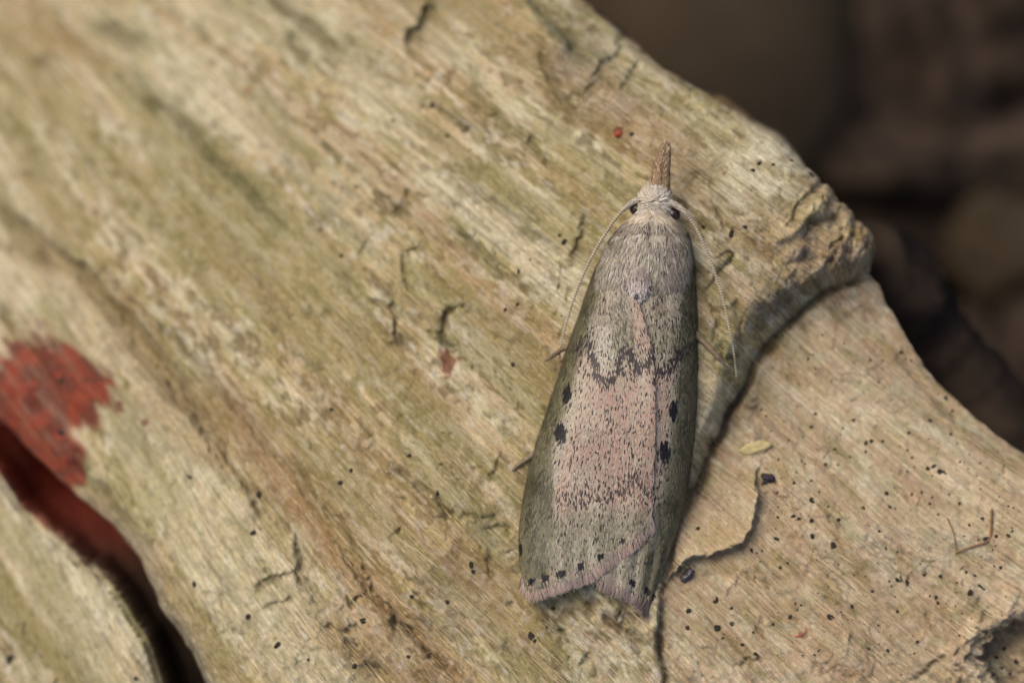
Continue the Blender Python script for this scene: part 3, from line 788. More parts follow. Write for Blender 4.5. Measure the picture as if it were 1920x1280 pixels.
v = np.stack([vl, vt, vr], 2).reshape(-1, 3)
b0 = (np.arange(nf) * (segs + 1) * 3)[:, None]
f_ = np.concatenate([b0 + np.array([[3 * j + q, 3 * j + q + 1, 3 * j + q + 4, 3 * j + q + 3]]) for j in range(segs) for q in (0, 1)], 0)
pal = np.stack([lin(204, 186, 148), lin(186, 164, 124), lin(188, 178, 134), lin(160, 140, 100), lin(196, 166, 138)])
cc = pal[rng.integers(0, 5, nf)] * rng.uniform(0.55, 0.85, nf)[:, None]
fib_o = mesh_object("loose_fibres", v, f_, M_FIBRE, log, np.repeat(cc, (segs + 1) * 3, 0))
tag(fib_o, kind="stuff")

# ------------------------------------------------------------------ small bits lying on the log
def strand(name, pts, r, col, label, cat, dz=0.1, seg=7, n=30, taper=0.4):
    pp = catmull(np.array([(x, y, 0) for x, y in pts], float), n)
    z = zlog(pp[:, 0], pp[:, 1]); z = np.convolve(np.pad(z, 4, mode='edge'), np.ones(9) / 9, 'valid') + dz
    w = Wp(pp[:, 0], pp[:, 1], z)
    rad = r * K * (1 - taper * np.linspace(0, 1, n)) * (1 + 0.15 * np.sin(np.arange(n) * 1.7)); rad[0] *= .3; rad[-1] *= .2
    v, f_ = tube(w, rad, seg)
    c = np.broadcast_to(col, (len(v), 3)) * (0.75 + 0.5 * noise(v[:, 0] * 9, v[:, 1] * 9, 5))[:, None]
    o = mesh_object(name, v, f_, M_FIBRE, None, c)
    return tag(o, label, cat)
strand("rootlet", [(1860, 952), (1858, 985), (1854, 1012), (1830, 1022), (1806, 1030), (1790, 1038)], 2.7, lin(128, 98, 68) * .8, "thin brown hooked rootlet lying on the speckled wood", "rootlet")
strand("rootlet", [(1776, 970), (1788, 1000), (1793, 1034)], 1.8, lin(140, 104, 74) * .8, "short straight rootlet beside the hooked brown rootlet", "rootlet")
strand("red_fibre", [(1490, 1192), (1502, 1190), (1510, 1183), (1511, 1176)], 1.3, lin(190, 84, 60) * .8, "tiny curled red fibre on the speckled wood", "fibre", 0.08)
def chip(name, px, py, rx, ry, rz, rot, col, label, cat, seed, mat=None, am=0.5):
    nr, nc = 14, 22
    th = np.linspace(0.02, np.pi - 0.02, nr)[:, None]; ph = np.linspace(0, 2 * np.pi, nc, endpoint=False)[None, :]
    d = 1 + am * (fbm(np.cos(ph) * np.sin(th) * 1.8 + 9 + seed, np.sin(ph) * np.sin(th) * 1.8 + np.cos(th) + 9, seed, 3) - 0.5)
    x = np.sin(th) * np.cos(ph) * rx * K * d; y = np.sin(th) * np.sin(ph) * ry * K * d; z = np.cos(th) * rz * np.ones_like(ph) * d
    c, s_ = math.cos(math.radians(rot)), math.sin(math.radians(rot))
    p = on_log(px, py, rz * 0.45)
    v = np.stack([x * c - y * s_ + p[0], x * s_ + y * c + p[1], z + p[2] + 0.12 * rz * (x / (rx * K)) ** 2], -1).reshape(-1, 3)
    cc = np.broadcast_to(col, (len(v), 3)) * (0.7 + 0.6 * fbm(v[:, 0] * 6, v[:, 1] * 6, seed + 3, 3))[:, None]
    return tag(mesh_object(name, v, grid_faces(nr, nc, True), mat or M_FIBRE, None, cc), label, cat)
chip("yellow_flake", 1417, 840, 30, 12, 0.13, 8, lin(192, 176, 124) * .75, "small pale yellow flake resting by the raised wood edge", "flake", 5, None, 0.9)
chip("dark_crumb", 1440, 897, 15, 10, 0.22, 0, lin(52, 46, 48), "dark crumb lying against the thin wood flake", "crumb", 9, None, 1.7)
chip("insect_shell", 1288, 1080, 15, 9, 0.2, 42, lin(70, 64, 66), "glossy dark insect shell fragment under the ragged flake edge", "insect fragment", 13, attr_mat("shell_gloss", 0.35, 0.5), 1.2)
chip("red_grain", 1160, 252, 8, 5, 0.08, 10, lin(150, 66, 42) * .8, "tiny orange-red grain beside a black speck above the moth's snout", "grain", 15, None, 1.2)

# ------------------------------------------------------------------ the moth
moth = empty("moth", "olive and pink moth resting head up on the weathered log", "moth")
XL = [(400, 1178), (420, 1165), (450, 1141), (490, 1121), (540, 1102), (590, 1086), (650, 1064), (710, 1045), (780, 1022), (830, 1005), (890, 989), (940, 980), (1000, 973), (1040, 973), (1080, 978), (1130, 986), (1180, 994)]
XR = [(400, 1278), (420, 1286), (450, 1296), (490, 1303), (520, 1306), (600, 1310), (650, 1311), (700, 1310), (760, 1307), (850, 1299), (900, 1291), (960, 1280), (1000, 1269), (1060, 1249), (1120, 1230), (1160, 1216), (1200, 1204)]
CI = [(400, 1215), (540, 1186), (580, 1200), (620, 1213), (660, 1222), (700, 1226), (760, 1228), (860, 1227), (900, 1225), (950, 1223), (990, 1219), (1100, 1210), (1200, 1205)]
HT = [(400, 1.5), (450, 2.05), (500, 2.35), (600, 2.45), (800, 2.3), (950, 1.75), (1050, 1.3), (1110, 1.0), (1200, 0.8)]
ys = np.arange(430, 1130, 10.0)
zs = np.array([np.median(zlog(np.linspace(1050, 1250, 12), np.full(12, y))) for y in ys])
pf = np.polyfit(ys, zs, 1)
def zbase(y): return np.polyval(pf, y) - 0.12
PEXP = 3.1
def dome(px, py):
    a = smooth_interp(XL, py); b = smooth_interp(XR, py); c = (a + b) / 2; h = (b - a) / 2
    t = np.clip((px - c) / h, -1, 1)
    return zbase(py) + interp(HT, py) * np.sqrt(np.clip(1 - np.abs(t) ** PEXP, 0, 1)), t
TERM_L = [(0, 1032), (.05, 1060), (.10, 1086), (.15, 1099), (.2, 1101), (.35, 1092), (.5, 1082), (.63, 1064), (.75, 1042), (.85, 1014), (.94, 988), (1, 975)]
TERM_R = [(0, 1078), (.25, 1096), (.5, 1112), (.7, 1126), (.85, 1136), (.94, 1130), (1, 1105)]
def wing_xyz(side, u, v):
    """u: 0 outer edge .. 1 inner edge (forewing on the photo's left), reversed for the other; v: 0 base .. 1 hind margin"""
    if side == 0:
        y0 = 432.0; y1 = interp(TERM_L, u); y = y0 + (y1 - y0) * v
        a = smooth_interp(XL, y); b = smooth_interp(XR, y); c = (a + b) / 2; h = (b - a) / 2
        tc = (smooth_interp(CI, y) - c) / h
        ph0 = -np.pi / 2; ph1 = np.arcsin(np.clip(tc, -1, 1))
        t = np.sin(ph0 + (ph1 - ph0) * u); dz = 0.10
    else:
        y0 = 436.0; y1 = interp(TERM_R, u); y = y0 + (y1 - y0) * v
        a = smooth_interp(XL, y); b = smooth_interp(XR, y); c = (a + b) / 2; h = (b - a) / 2
        tc = (smooth_interp(CI, y) - c) / h - 0.62 * ss(520, 800, y) - 0.05
        ph0 = np.arcsin(np.clip(tc, -1, 1)); ph1 = np.pi / 2
        t = np.sin(ph0 + (ph1 - ph0) * u); dz = -0.02
    x = c + t * h
    z = zbase(y) + interp(HT, y) * np.sqrt(np.clip(1 - np.abs(t) ** PEXP, 0, 1)) + dz
    if side == 0: z = z + 0.10 * ss(0.85, 1.0, u)      # the inner margin lies proud of the wing beneath
    z = z + 0.05 * np.sin(u * 30) * ss(0.55, 1, v)     # shallow folds between veins
    return x, y, z, t

# colours of the moth
K_ = dict(beige=lin(176, 164, 140), pale=lin(190, 181, 162), pink=lin(184, 148, 128), olive=lin(94, 89, 60), dolive=lin(64, 61, 40), golive=lin(134, 127, 99),
          dark=lin(42, 35, 34), purple=lin(80, 66, 60), black=lin(26, 23, 24), grey=lin(150, 142, 130), mauve=lin(176, 154, 138))
ZIG = [(1078, 652), (1092, 640), (1106, 642), (1114, 668), (1120, 696), (1130, 712), (1146, 706), (1158, 690), (1164, 660), (1170, 645), (1182, 656), (1190, 686), (1200, 690), (1212, 676), (1222, 656)]
ZIGR = [(1230, 694), (1245, 690), (1258, 686), (1268, 664), (1280, 648), (1300, 640)]
PM = [(1006, 905), (1040, 925), (1075, 930), (1115, 922), (1150, 925), (1175, 905), (1190, 885), (1200, 905), (1215, 920)]
SPOTS = [(1066, 735, 5.5, 15), (1054, 807, 9, 14), (1261, 765, 6.5, 12), (1245, 843, 8.5, 15)]
TDOTS = [(978, 1024, 90)]
for sd_, us in ((0, (.22, .34, .46, .58, .70, .82)), (1, (.35, .58, .80))):
    for u_ in us:
        xd, yd, _, _ = wing_xyz(sd_, np.array([u_ - .02, u_, u_ + .02]), np.full(3, .978))
        TDOTS.append((xd[1], yd[1], math.degrees(math.atan2(-(yd[2] - yd[0]), xd[2] - xd[0]))))

def moth_col(px, py, side, t, r):
    n = len(px)
    jx = px + r.normal(0, 2.2, n); jy = py + r.normal(0, 5.5, n)
    na = fbm(jx / 9, jy / 45, 501, 3); nb = fbm(jx / 22, jy / 22, 503, 3); nc_ = fbm(jx / 5, jy / 22, 505, 2)
    inner = (side == 0)
    C = np.broadcast_to(K_['beige'], (n, 3)).copy()
    basal = ss(690, 640, jy + 25 * (nb - 0.5))
    # base of the wing: olive-grey with pale streaks
    C = mixc(C, K_['golive'], basal * 0.8)
    C = mixc(C, K_['olive'], basal * ss(0.45, 0.6, na) * 0.9)
    C = mixc(C, mixc(np.broadcast_to(lin(168, 154, 132), (n, 3)), lin(116, 104, 84), ss(.42, .58, fbm(jx / 6, jy / 70, 541, 2))), 0.95 * ss(650, 575, jy))
    if inner:
        C = mixc(C, K_['pale'], 1.0 * np.exp(-((jx - 1130 - (650 - jy) * 0.12) / 17) ** 2) * ss(590, 625, jy) * ss(712, 690, jy))
        C = mixc(C, K_['pale'], 0.6 * np.exp(-((jx - 1108 - (600 - jy) * .2) / 9) ** 2) * ss(560, 590, jy) * ss(650, 620, jy))
        C = mixc(C, K_['olive'], 0.8 * np.exp(-(((jx - 1162) / 17) ** 2 + ((jy - 605) / 45) ** 2)))
        C = mixc(C, K_['pink'] * 0.9, 0.85 * ss(1178, 1190, jx - (jy - 560) * .08) * ss(545, 565, jy) * basal)
    # the middle field: pink
    mid = ss(670, 705, jy) * ss(990, 930, jy + 30 * (nb - .5))
    lat = ss(-0.68, -0.48, t) if inner else ss(0.80, 0.5, t)
    pk = mid * lat * (0.55 + 0.5 * ss(0.35, 0.6, nb)) * (0.9 if inner else 0.75)
    C = mixc(C, K_['golive'], 0.0 * mid)
    C = mixc(C, K_['pink'], np.clip(pk, 0, 1))
    if inner:
        C = mixc(C, K_['pink'], 0.75 * np.exp(-(((jx - 1098) / 22) ** 2 + ((jy - 675) / 22) ** 2)))
        C = mixc(C, K_['pink'], 0.8 * np.exp(-((jx - 1202 + (jy - 960) * .1) / 14) ** 2) * ss(930, 950, jy) * ss(1010, 990, jy))
        C = mixc(C, K_['pink'], 0.7 * np.exp(-((jx - 1055) / 15) ** 2) * ss(880, 920, jy) * ss(1000, 960, jy))
        C = mixc(C, K_['pale'], 0.6 * np.exp(-(((jx - 1118) / 20) ** 2 + ((jy - 950) / 26) ** 2)))
        C = mixc(C, K_['pale'], 0.5 * np.exp(-(((jx - 1080) / 14) ** 2 + ((jy - 885) / 16) ** 2)))
    # beyond it: grey-olive
    sub = ss(930, 985, jy + 30 * (nb - .5))
    C = mixc(C, K_['golive'], sub * 0.85)
    C = mixc(C, K_['olive'], sub * ss(0.5, 0.66, na) * 0.7)
    C = mixc(C, K_['pale'], sub * ss(0.60, 0.72, fbm(jx / 7, jy / 80, 511, 2)) * 0.55 * ss(960, 1010, jy))
    # olive folded sides
    sidem = ss(-0.70, -0.84, t + 0.12 * (na - .5) - 0.17 * ss(840, 930, jy)) if inner else ss(0.58, 0.80, t + 0.12 * (na - .5))
    C = mixc(C, K_['olive'], 0.92 * sidem * (1 - 0.2 * sub))
    C = mixc(C, K_['dolive'], 0.7 * sidem * ss(0.45, 0.6, na))
    C = mixc(C, K_['golive'], 0.7 * sidem * (r.random(n) < 0.28))
    C = mixc(C, K_['dolive'], 0.85 * np.exp(-(((jx - 1003) / 24) ** 2 + ((jy - 905) / 22) ** 2)))
    C = mixc(C, K_['dolive'], 0.85 * np.exp(-(((jx - 1258) / 20) ** 2 + ((jy - 945) / 18) ** 2)))
    if not inner:
        C = mixc(C, K_['beige'], 0.5 * np.exp(-((t - 0.22) / 0.14) ** 2) * ss(640, 700, jy))
    # single scales vary
    C = mixc(C, K_['beige'], 0.6 * ((r.random(n) < 0.3) | (fbm(jx / 3.5, jy / 28, 531, 2) > 0.60)) * (1 - sidem))
    C = C * r.uniform(0.76, 1.16, n)[:, None] * (0.82 + 0.36 * fbm(jx / 4, jy / 30, 521, 2))[:, None]
    dk = r.random(n)
    C = np.where((dk < 0.10 * (0.4 + 0.9 * (1 - sidem)) * (1 - 0.5 * sub))[:, None], K_['dark'] * r.uniform(1.0, 2.4, n)[:, None], C)
    C = np.where(((dk > 0.94) & (sidem < .5))[:, None], C * 0.6 + 0.4 * K_['pale'] * r.uniform(0.9, 1.1, n)[:, None], C)
    # dark zigzag, far band, spots, hind-margin dots
    q = r.random(n)
    for z_ in (ZIG, ZIGR):
        d, _, _ = polydist(jx, jy, z_)
        C = np.where((q < 1.0 * np.exp(-(d / 8.5) ** 2))[:, None], mixc(np.broadcast_to(K_['purple'], (n, 3)), K_['black'], r.random(n) * .8), C)
    d, _, _ = polydist(jx, jy, PM)
    C = np.where((q < 0.62 * np.exp(-(d / 10) ** 2) * lat)[:, None], K_['purple'] * r.uniform(.6, 1.2, n)[:, None], C)
    for (x, y, rx, ry) in SPOTS:
        d = np.hypot((px + r.normal(0, 1.6, n) - x) / rx, (py + r.normal(0, 6, n) - y) / ry)
        C = np.where((d < 1)[:, None], K_['black'] * r.uniform(.7, 1.1, n)[:, None], C)
    for (x, y, an_) in TDOTS:
        c_, s_ = math.cos(math.radians(an_)), math.sin(math.radians(an_))
        d = np.hypot(((px - x) * c_ - (py - y) * s_) / 7.5, ((py - y) * c_ + (px - x) * s_) / 2.7)
        C = np.where((d < 1)[:, None], K_['black'], C)
    return np.clip(C, 0.004, 1) * 0.74

def frame(side, u, v):
    e = 0.004
    x, y, z, t = wing_xyz(side, u, v); P = Wp(x, y, z)
    x1, y1, z1, _ = wing_xyz(side, u, np.clip(v + e, 0, 1)); x0, y0, z0, _ = wing_xyz(side, u, np.clip(v - e, 0, 1))
    dv = Wp(x1, y1, z1) - Wp(x0, y0, z0)
    x1, y1, z1, _ = wing_xyz(side, np.clip(u + e, 0, 1), v); x0, y0, z0, _ = wing_xyz(side, np.clip(u - e, 0, 1), v)
    du = Wp(x1, y1, z1) - Wp(x0, y0, z0)
    nn = np.cross(dv, du)
    nn = nn / (np.linalg.norm(nn, axis=1)[:, None] + 1e-12)
    flip = (nn[:, 2] < 0); nn[flip] *= -1
    dv = dv / (np.linalg.norm(dv, axis=1)[:, None] + 1e-12)
    return P, dv, nn, du / (np.linalg.norm(du, axis=1)[:, None] + 1e-12), x, y, t

rm = np.random.default_rng(21)
for side in (0, 1):
    nu, nv = 90, 180
    U, Vv = np.meshgrid(np.linspace(0, 1, nu), np.linspace(0, 1, nv))
    x, y, z, t = wing_xyz(side, U.ravel(), Vv.ravel())
    top = Wp(x, y, z - 0.015); bot = Wp(x, y, z - 0.05)
    vv = np.concatenate([top, bot]); nn = len(top)
    ff = grid_faces(nv, nu); ff = np.concatenate([ff, ff[:, ::-1] + nn])
    # close the rim
    idx = np.arange(nn).reshape(nv, nu)
    ring = np.concatenate([idx[0, :-1], idx[:-1, -1], idx[-1, :0:-1], idx[:0:-1, 0]])
    nxt = np.roll(ring, -1)
    ff = np.concatenate([ff, np.stack([ring, nxt, nxt + nn, ring + nn], -1)])
    cb = moth_col(x, y, side, t, rm) * 0.8
    wing = mesh_object("forewing", vv, ff, M_BODY, moth, np.concatenate([cb, cb]))
    tag(wing, "overlapping pink-centred forewing with olive edge" if side == 0 else "forewing tucked under, mostly olive with pale inner strip")
    # overlapping scales
    ns = 30000 if side == 0 else 20000
    u = rm.random(ns); v_ = rm.random(ns) ** 0.85
    order = np.argsort(v_); u, v_ = u[order], v_[order]
    P, dv, N_, du, x, y, t = frame(side, u, v_)
    c = moth_col(x, y, side, t, rm)
    dirn = dv + du * rm.normal(0, 0.13, ns)[:, None] + N_ * 0.0
    boost = np.where(c.sum(1) < 0.034, 0.04, 0.0)[:, None]
    vs, fs, cs = blades(P + N_ * (0.012 + boost), dirn, N_, rm.uniform(6, 13, ns) * K, rm.uniform(1.7, 3.1, ns) * K, c, curl=0.5, lift=rm.uniform(0.04, 0.22, ns), seg=2, tipw=0.45)
    # fringe along the hind margin
    nfz = 6500 if side == 0 else 4000
    u = rm.uniform(0.10 if side == 0 else 0.0, 1, nfz); vz = 1 - rm.random(nfz) * 0.012
    P, dv, N_, du, x, y, t = frame(side, u, vz)
    # fringe hairs point away from the margin
    eps = 0.01
    xa, ya, za, _ = wing_xyz(side, np.clip(u - eps, 0, 1), np.ones(nfz)); xb, yb, zb, _ = wing_xyz(side, np.clip(u + eps, 0, 1), np.ones(nfz))
    tg = Wp(xb, yb, zb) - Wp(xa, ya, za); tg /= np.linalg.norm(tg, axis=1)[:, None]
    out = np.cross(tg, N_); out *= np.sign((out * dv).sum(1))[:, None]
    dirn = 0.45 * out + 0.75 * dv + tg * rm.normal(0, 0.16, nfz)[:, None] - np.array([0, 0, 0.15])
    bands = rm.random(nfz)
    cf = mixc(np.broadcast_to(K_['mauve'], (nfz, 3)), K_['pink'], 0.5 * fbm(u * 40, u * 0, 3, 2)) * rm.uniform(.7, 1.2, nfz)[:, None]
    cf = np.where((bands < 0.22)[:, None], K_['grey'] * rm.uniform(.6, 1.1, nfz)[:, None], cf)
    cf = np.where((bands > 0.9)[:, None], K_['purple'], cf) * 0.86
    base = P - dv * rm.uniform(0, 6, nfz)[:, None] * K
    vs2, fs2, cs2 = blades(base + N_ * rm.uniform(-.03, .03, nfz)[:, None], dirn, N_, (rm.uniform(24, 33, nfz) * (0.9 + 0.2 * noise(u * 60, u * 0, 9))) * K, rm.uniform(1.2, 2.2, nfz) * K, cf, curl=0.6, lift=rm.uniform(-.05, .12, nfz), seg=2, tipw=0.5, tipcol=cf * 0.85)
    sc = mesh_object("wing_scales", vs, fs, M_SCALE, wing, cs, False); tag(sc, kind="stuff")
    sc = mesh_object("wing_fringe", vs2, fs2, M_SCALE, wing, cs2, False); tag(sc, "mauve-pink hair fringe", kind="stuff")

# body: head, thorax and abdomen in one skin
BY = [(338, 1232, 8, 0.35, 1.15), (350, 1230, 20, 0.62, 1.2), (368, 1229, 29, 0.78, 1.22), (388, 1226, 31, 0.80, 1.22), (402, 1224, 33, 0.80, 1.25), (412, 1222, 44, 0.85, 1.3), (435, 1219, 66, 1.05, 1.4),
      (470, 1213, 82, 1.17, 1.46), (510, 1207, 88, 1.17, 1.46), (545, 1201, 86, 1.08, 1.42), (580, 1196, 78, 0.9, 1.3), (650, 1185, 66, 0.85, 1.15), (800, 1160, 58, 0.75, 1.0), (930, 1145, 44, 0.55, 0.85), (1010, 1132, 24, 0.32, 0.75), (1050, 1126, 5, 0.08, 0.7)]
BYa = np.array(BY, float)
def body_at(y):
    w = np.where(np.asarray(y) > 425, 16.0, 4.0)
    f = lambda i: sum(k * np.interp(y + o * w, BYa[:, 0], BYa[:, i]) for o, k in ((-1.5, .1), (-1, .2), (-.4, .2), (.4, .2), (1, .2), (1.5, .1)))
    return f(1), f(2), f(3), f(4)
def body_pt(y, phi):
    """phi: 0 = top, +-pi/2 = sides"""
    xc, hw, hz, zc = body_at(y)
    sx = np.sign(np.sin(phi)) * np.abs(np.sin(phi)) ** 0.85
    return xc + hw * sx, zbase(y) + zc + hz * np.cos(phi)
yy = np.concatenate([np.linspace(338, 620, 70), np.linspace(630, 1050, 40)])
ph = np.linspace(-np.pi, np.pi, 40, endpoint=False)
YB, PB = np.meshgrid(yy, ph, indexing='ij')
xb, zb = body_pt(YB, PB)
vb = Wp(xb, YB, zb).reshape(-1, 3)
cb = np.broadcast_to(lin(150, 138, 118) * 0.8, (len(vb), 3)) * (0.8 + 0.4 * noise(vb[:, 0] * 20, vb[:, 1] * 20, 3))[:, None]
body = mesh_object("body", vb, grid_faces(len(yy), len(ph), True), M_BODY, moth, cb)

def body_frame(y, phi):
    def P(yq, pq):
        x, z = body_pt(yq, pq); return Wp(x, yq, z)
    p = P(y, phi); dy = P(y + 1.5, phi) - P(y - 1.5, phi); dp = P(y, phi + .02) - P(y, phi - .02)
    nn = np.cross(dp, dy); nn /= np.linalg.norm(nn, axis=1)[:, None] + 1e-12
    ctr = Wp(body_at(y)[0], y, zbase(y) + body_at(y)[3])
    nn *= np.sign(((p - ctr) * nn).sum(1))[:, None]
    dy /= np.linalg.norm(dy, axis=1)[:, None] + 1e-12; dp /= np.linalg.norm(dp, axis=1)[:, None] + 1e-12
    return p, dy, dp, nn

# thorax coat: long hair-scales lying back
nt_ = 15000
phi = rm.uniform(-1.75, 1.75, nt_)
yend = 566 - 34 * np.abs(phi / 1.5) ** 1.4 + rm.normal(0, 24, nt_)
y = 404 + (yend - 404) * rm.random(nt_) ** 0.9
o_ = np.argsort(y); y, phi = y[o_], phi[o_]
P, dy, dp, N_ = body_frame(y, phi)
xs = P[:, 0] / K + 960
na = fbm(phi * 7, y / 70, 601, 3); nb = fbm(phi * 4, y / 60, 603, 3)
C = mixc(np.broadcast_to(lin(186, 174, 152), (nt_, 3)), lin(142, 128, 108), ss(.4, .6, na))
C = mixc(C, lin(176, 154, 134), ss(.5, .65, nb) * .6 * (phi > -0.3))
C = mixc(C, mixc(np.broadcast_to(lin(176, 166, 140), (nt_, 3)), lin(112, 104, 74), ss(.42, .58, fbm(phi * 9, y / 60, 605, 2))), .8 * ss(505, 550, y))
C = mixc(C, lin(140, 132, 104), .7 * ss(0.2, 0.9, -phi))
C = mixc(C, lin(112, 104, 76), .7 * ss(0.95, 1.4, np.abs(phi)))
C = mixc(C, lin(150, 140, 118), .6 * ss(440, 415, y))
C = C * rm.uniform(.68, 1.2, nt_)[:, None]
dk = rm.random(nt_)
C = np.where(((dk > .55) & (dk < .68))[:, None], lin(150, 150, 122) * rm.uniform(.8, 1.1, nt_)[:, None], C)
C = np.where(((dk > .35) & (dk < .48))[:, None], lin(176, 158, 150) * rm.uniform(.8, 1.1, nt_)[:, None], C)
C = np.where((dk < 0.10)[:, None], lin(84, 70, 60) * rm.uniform(.7, 1.3, nt_)[:, None], C)
C = np.where((dk > .93)[:, None], lin(200, 192, 178), C)
mid_dark = np.exp(-((xs - 1215) / 2.6) ** 2) * ((y > 408) & (y < 438))
C = mixc(C, lin(40, 34, 34), .9 * mid_dark)
seam = np.exp(-((y - 446 - 9 * np.cos(phi * 2.2)) / 3.0) ** 2)
C = mixc(C, lin(92, 84, 74), .35 * seam)  # shadow line of the collar seam painted on the scales
dirn = dy + dp * (phi * 0.16 + rm.normal(0, .24, nt_))[:, None]
lf = rm.uniform(.06, .26, nt_) + 0.04 * seam
ln = rm.uniform(12, 27, nt_)
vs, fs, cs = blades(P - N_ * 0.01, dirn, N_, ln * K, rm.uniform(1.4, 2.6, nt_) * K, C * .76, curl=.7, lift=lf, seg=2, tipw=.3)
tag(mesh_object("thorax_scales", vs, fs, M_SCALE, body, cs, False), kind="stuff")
# pale tuft at the hind end of the thorax
nr, nc = 16, 24
th = np.linspace(0.02, np.pi / 2 + .35, nr)[:, None]; pq = np.linspace(0, 2 * np.pi, nc, endpoint=False)[None, :]
px0, py0 = 1197.0, 528.0
yy_ = np.sin(th) * np.sin(pq); xx_ = np.sin(th) * np.cos(pq)
wtap = 1 - 0.55 * np.clip(yy_, 0, 1) ** 1.5 - .35 * np.clip(-yy_, 0, 1)
tx = px0 + 25 * xx_ * wtap - 3 * yy_; ty = py0 + 34 * yy_
tz0 = zbase(py0) + 2.47
tz = tz0 + 0.26 * np.cos(th) * np.ones_like(pq) - 0.10 * (yy_ > 0) * yy_
vt_ = Wp(tx, ty, tz).reshape(-1, 3)
tuft = mesh_object("thorax_tuft", vt_, grid_faces(nr, nc, True), M_BODY, body, np.broadcast_to(lin(176, 162, 146) * .75, (len(vt_), 3)))
ntf = 2800
a_ = rm.uniform(0, 2 * np.pi, ntf); r_ = np.sqrt(rm.random(ntf)) * 1.02
ux, uy = r_ * np.cos(a_), r_ * np.sin(a_)
o_ = np.argsort(uy); ux, uy = ux[o_], uy[o_]
wt = 1 - 0.55 * np.clip(uy, 0, 1) ** 1.5 - .35 * np.clip(-uy, 0, 1)
bx_, by_ = px0 + 25 * ux * wt - 3 * uy, py0 + 34 * uy
bz_ = tz0 + .26 * np.sqrt(np.clip(1 - ux ** 2 - uy ** 2, 0, 1)) - .10 * np.clip(uy, 0, 1) + .01
nrm = np.stack([ux * .5, -uy * .35, np.full(ntf, .9)], -1); nrm /= np.linalg.norm(nrm, axis=1)[:, None]
C = mixc(np.broadcast_to(lin(196, 180, 168), (ntf, 3)), lin(214, 206, 196), ss(-.2, .8, uy)) * rm.uniform(.75, 1.12, ntf)[:, None]
C = np.where((rm.random(ntf) < .08)[:, None], lin(110, 92, 80), C)
edge_dark = ss(.62, .92, np.abs(ux)) * ss(-.6, -.2, uy) * ss(.8, .4, uy)
C = mixc(C, lin(84, 66, 54), .75 * edge_dark)
C = np.where((np.hypot((bx_ - 1194) / 3.5, (by_ - 546) / 6) < 1)[:, None], lin(48, 42, 46), C)
C = mixc(C, lin(146, 132, 120), .85 * ss(.0, -.55, uy)) * rm.uniform(.8, 1.1, ntf)[:, None]
dirn = np.stack([-.15 * ux, -np.ones(ntf), np.zeros(ntf)], -1) + rm.normal(0, .22, (ntf, 3))
vs, fs, cs = blades(Wp(bx_, by_, bz_), dirn, nrm, rm.uniform(8, 15, ntf) * K, rm.uniform(1.3, 2.2, ntf) * K, C * .86, curl=.5, lift=rm.uniform(.1, .4, ntf), seg=2, tipw=.4)
tag(mesh_object("tuft_scales", vs, fs, M_SCALE, tuft, cs, False), kind="stuff")
tag(tuft, "pale pinkish tuft at the back of the thorax")

# head fur
nh = 3600
y = rm.uniform(343, 412, nh); phi = rm.uniform(-1.7, 1.7, nh)
P, dy, dp, N_ = body_frame(y, phi)
front = ss(392, 366, y)
ang = rm.normal(0, .28, nh)
dirn = dy * (1 - 1.95 * front)[:, None] + dp * ((1 - front) * np.sign(phi) * 0.6 + front * phi * 0.25 + ang)[:, None]
swirl = np.exp(-((y - 384) / 10) ** 2)
dirn = dirn + dp * (swirl * rm.normal(0, .9, nh))[:, None]
C = mixc(np.broadcast_to(lin(196, 186, 168), (nh, 3)), lin(172, 154, 124), ss(.45, .62, fbm(phi * 3, y / 18, 611, 3)) * .8)
C = mixc(C, lin(178, 158, 126), .5 * ss(380, 398, y))
C = C * rm.uniform(.72, 1.15, nh)[:, None]
C = np.where((rm.random(nh) < .06)[:, None], lin(110, 92, 76), C)
vs, fs, cs = blades(P - N_ * .02, dirn, N_, rm.uniform(13, 25, nh) * K, rm.uniform(1.1, 2.1, nh) * K, C * .9, curl=.75, lift=rm.uniform(.15, .5, nh), seg=3, tipw=.2, tipcol=C * .95)
tag(mesh_object("head_fur", vs, fs, M_SCALE, body, cs, False), "whitish shaggy head fur", kind="stuff")

# eyes
for (ex, ey, er, ez) in [(1193, 391, 13, 1.35), (1262, 402, 14, 1.35)]:
    nr, nc = 18, 28
    th = np.linspace(0.01, np.pi - .01, nr)[:, None]; pq = np.linspace(0, 2 * np.pi, nc, endpoint=False)[None, :]
    c0 = Wp(ex, ey, zbase(ey) + ez); r0 = er * K
    v = np.stack([c0[0] + r0 * np.sin(th) * np.cos(pq), c0[1] + 1.05 * r0 * np.sin(th) * np.sin(pq), c0[2] + 1.05 * r0 * np.cos(th) * np.ones_like(pq)], -1).reshape(-1, 3)
    mesh_object("eye", v, grid_faces(nr, nc, True), M_EYE, moth)

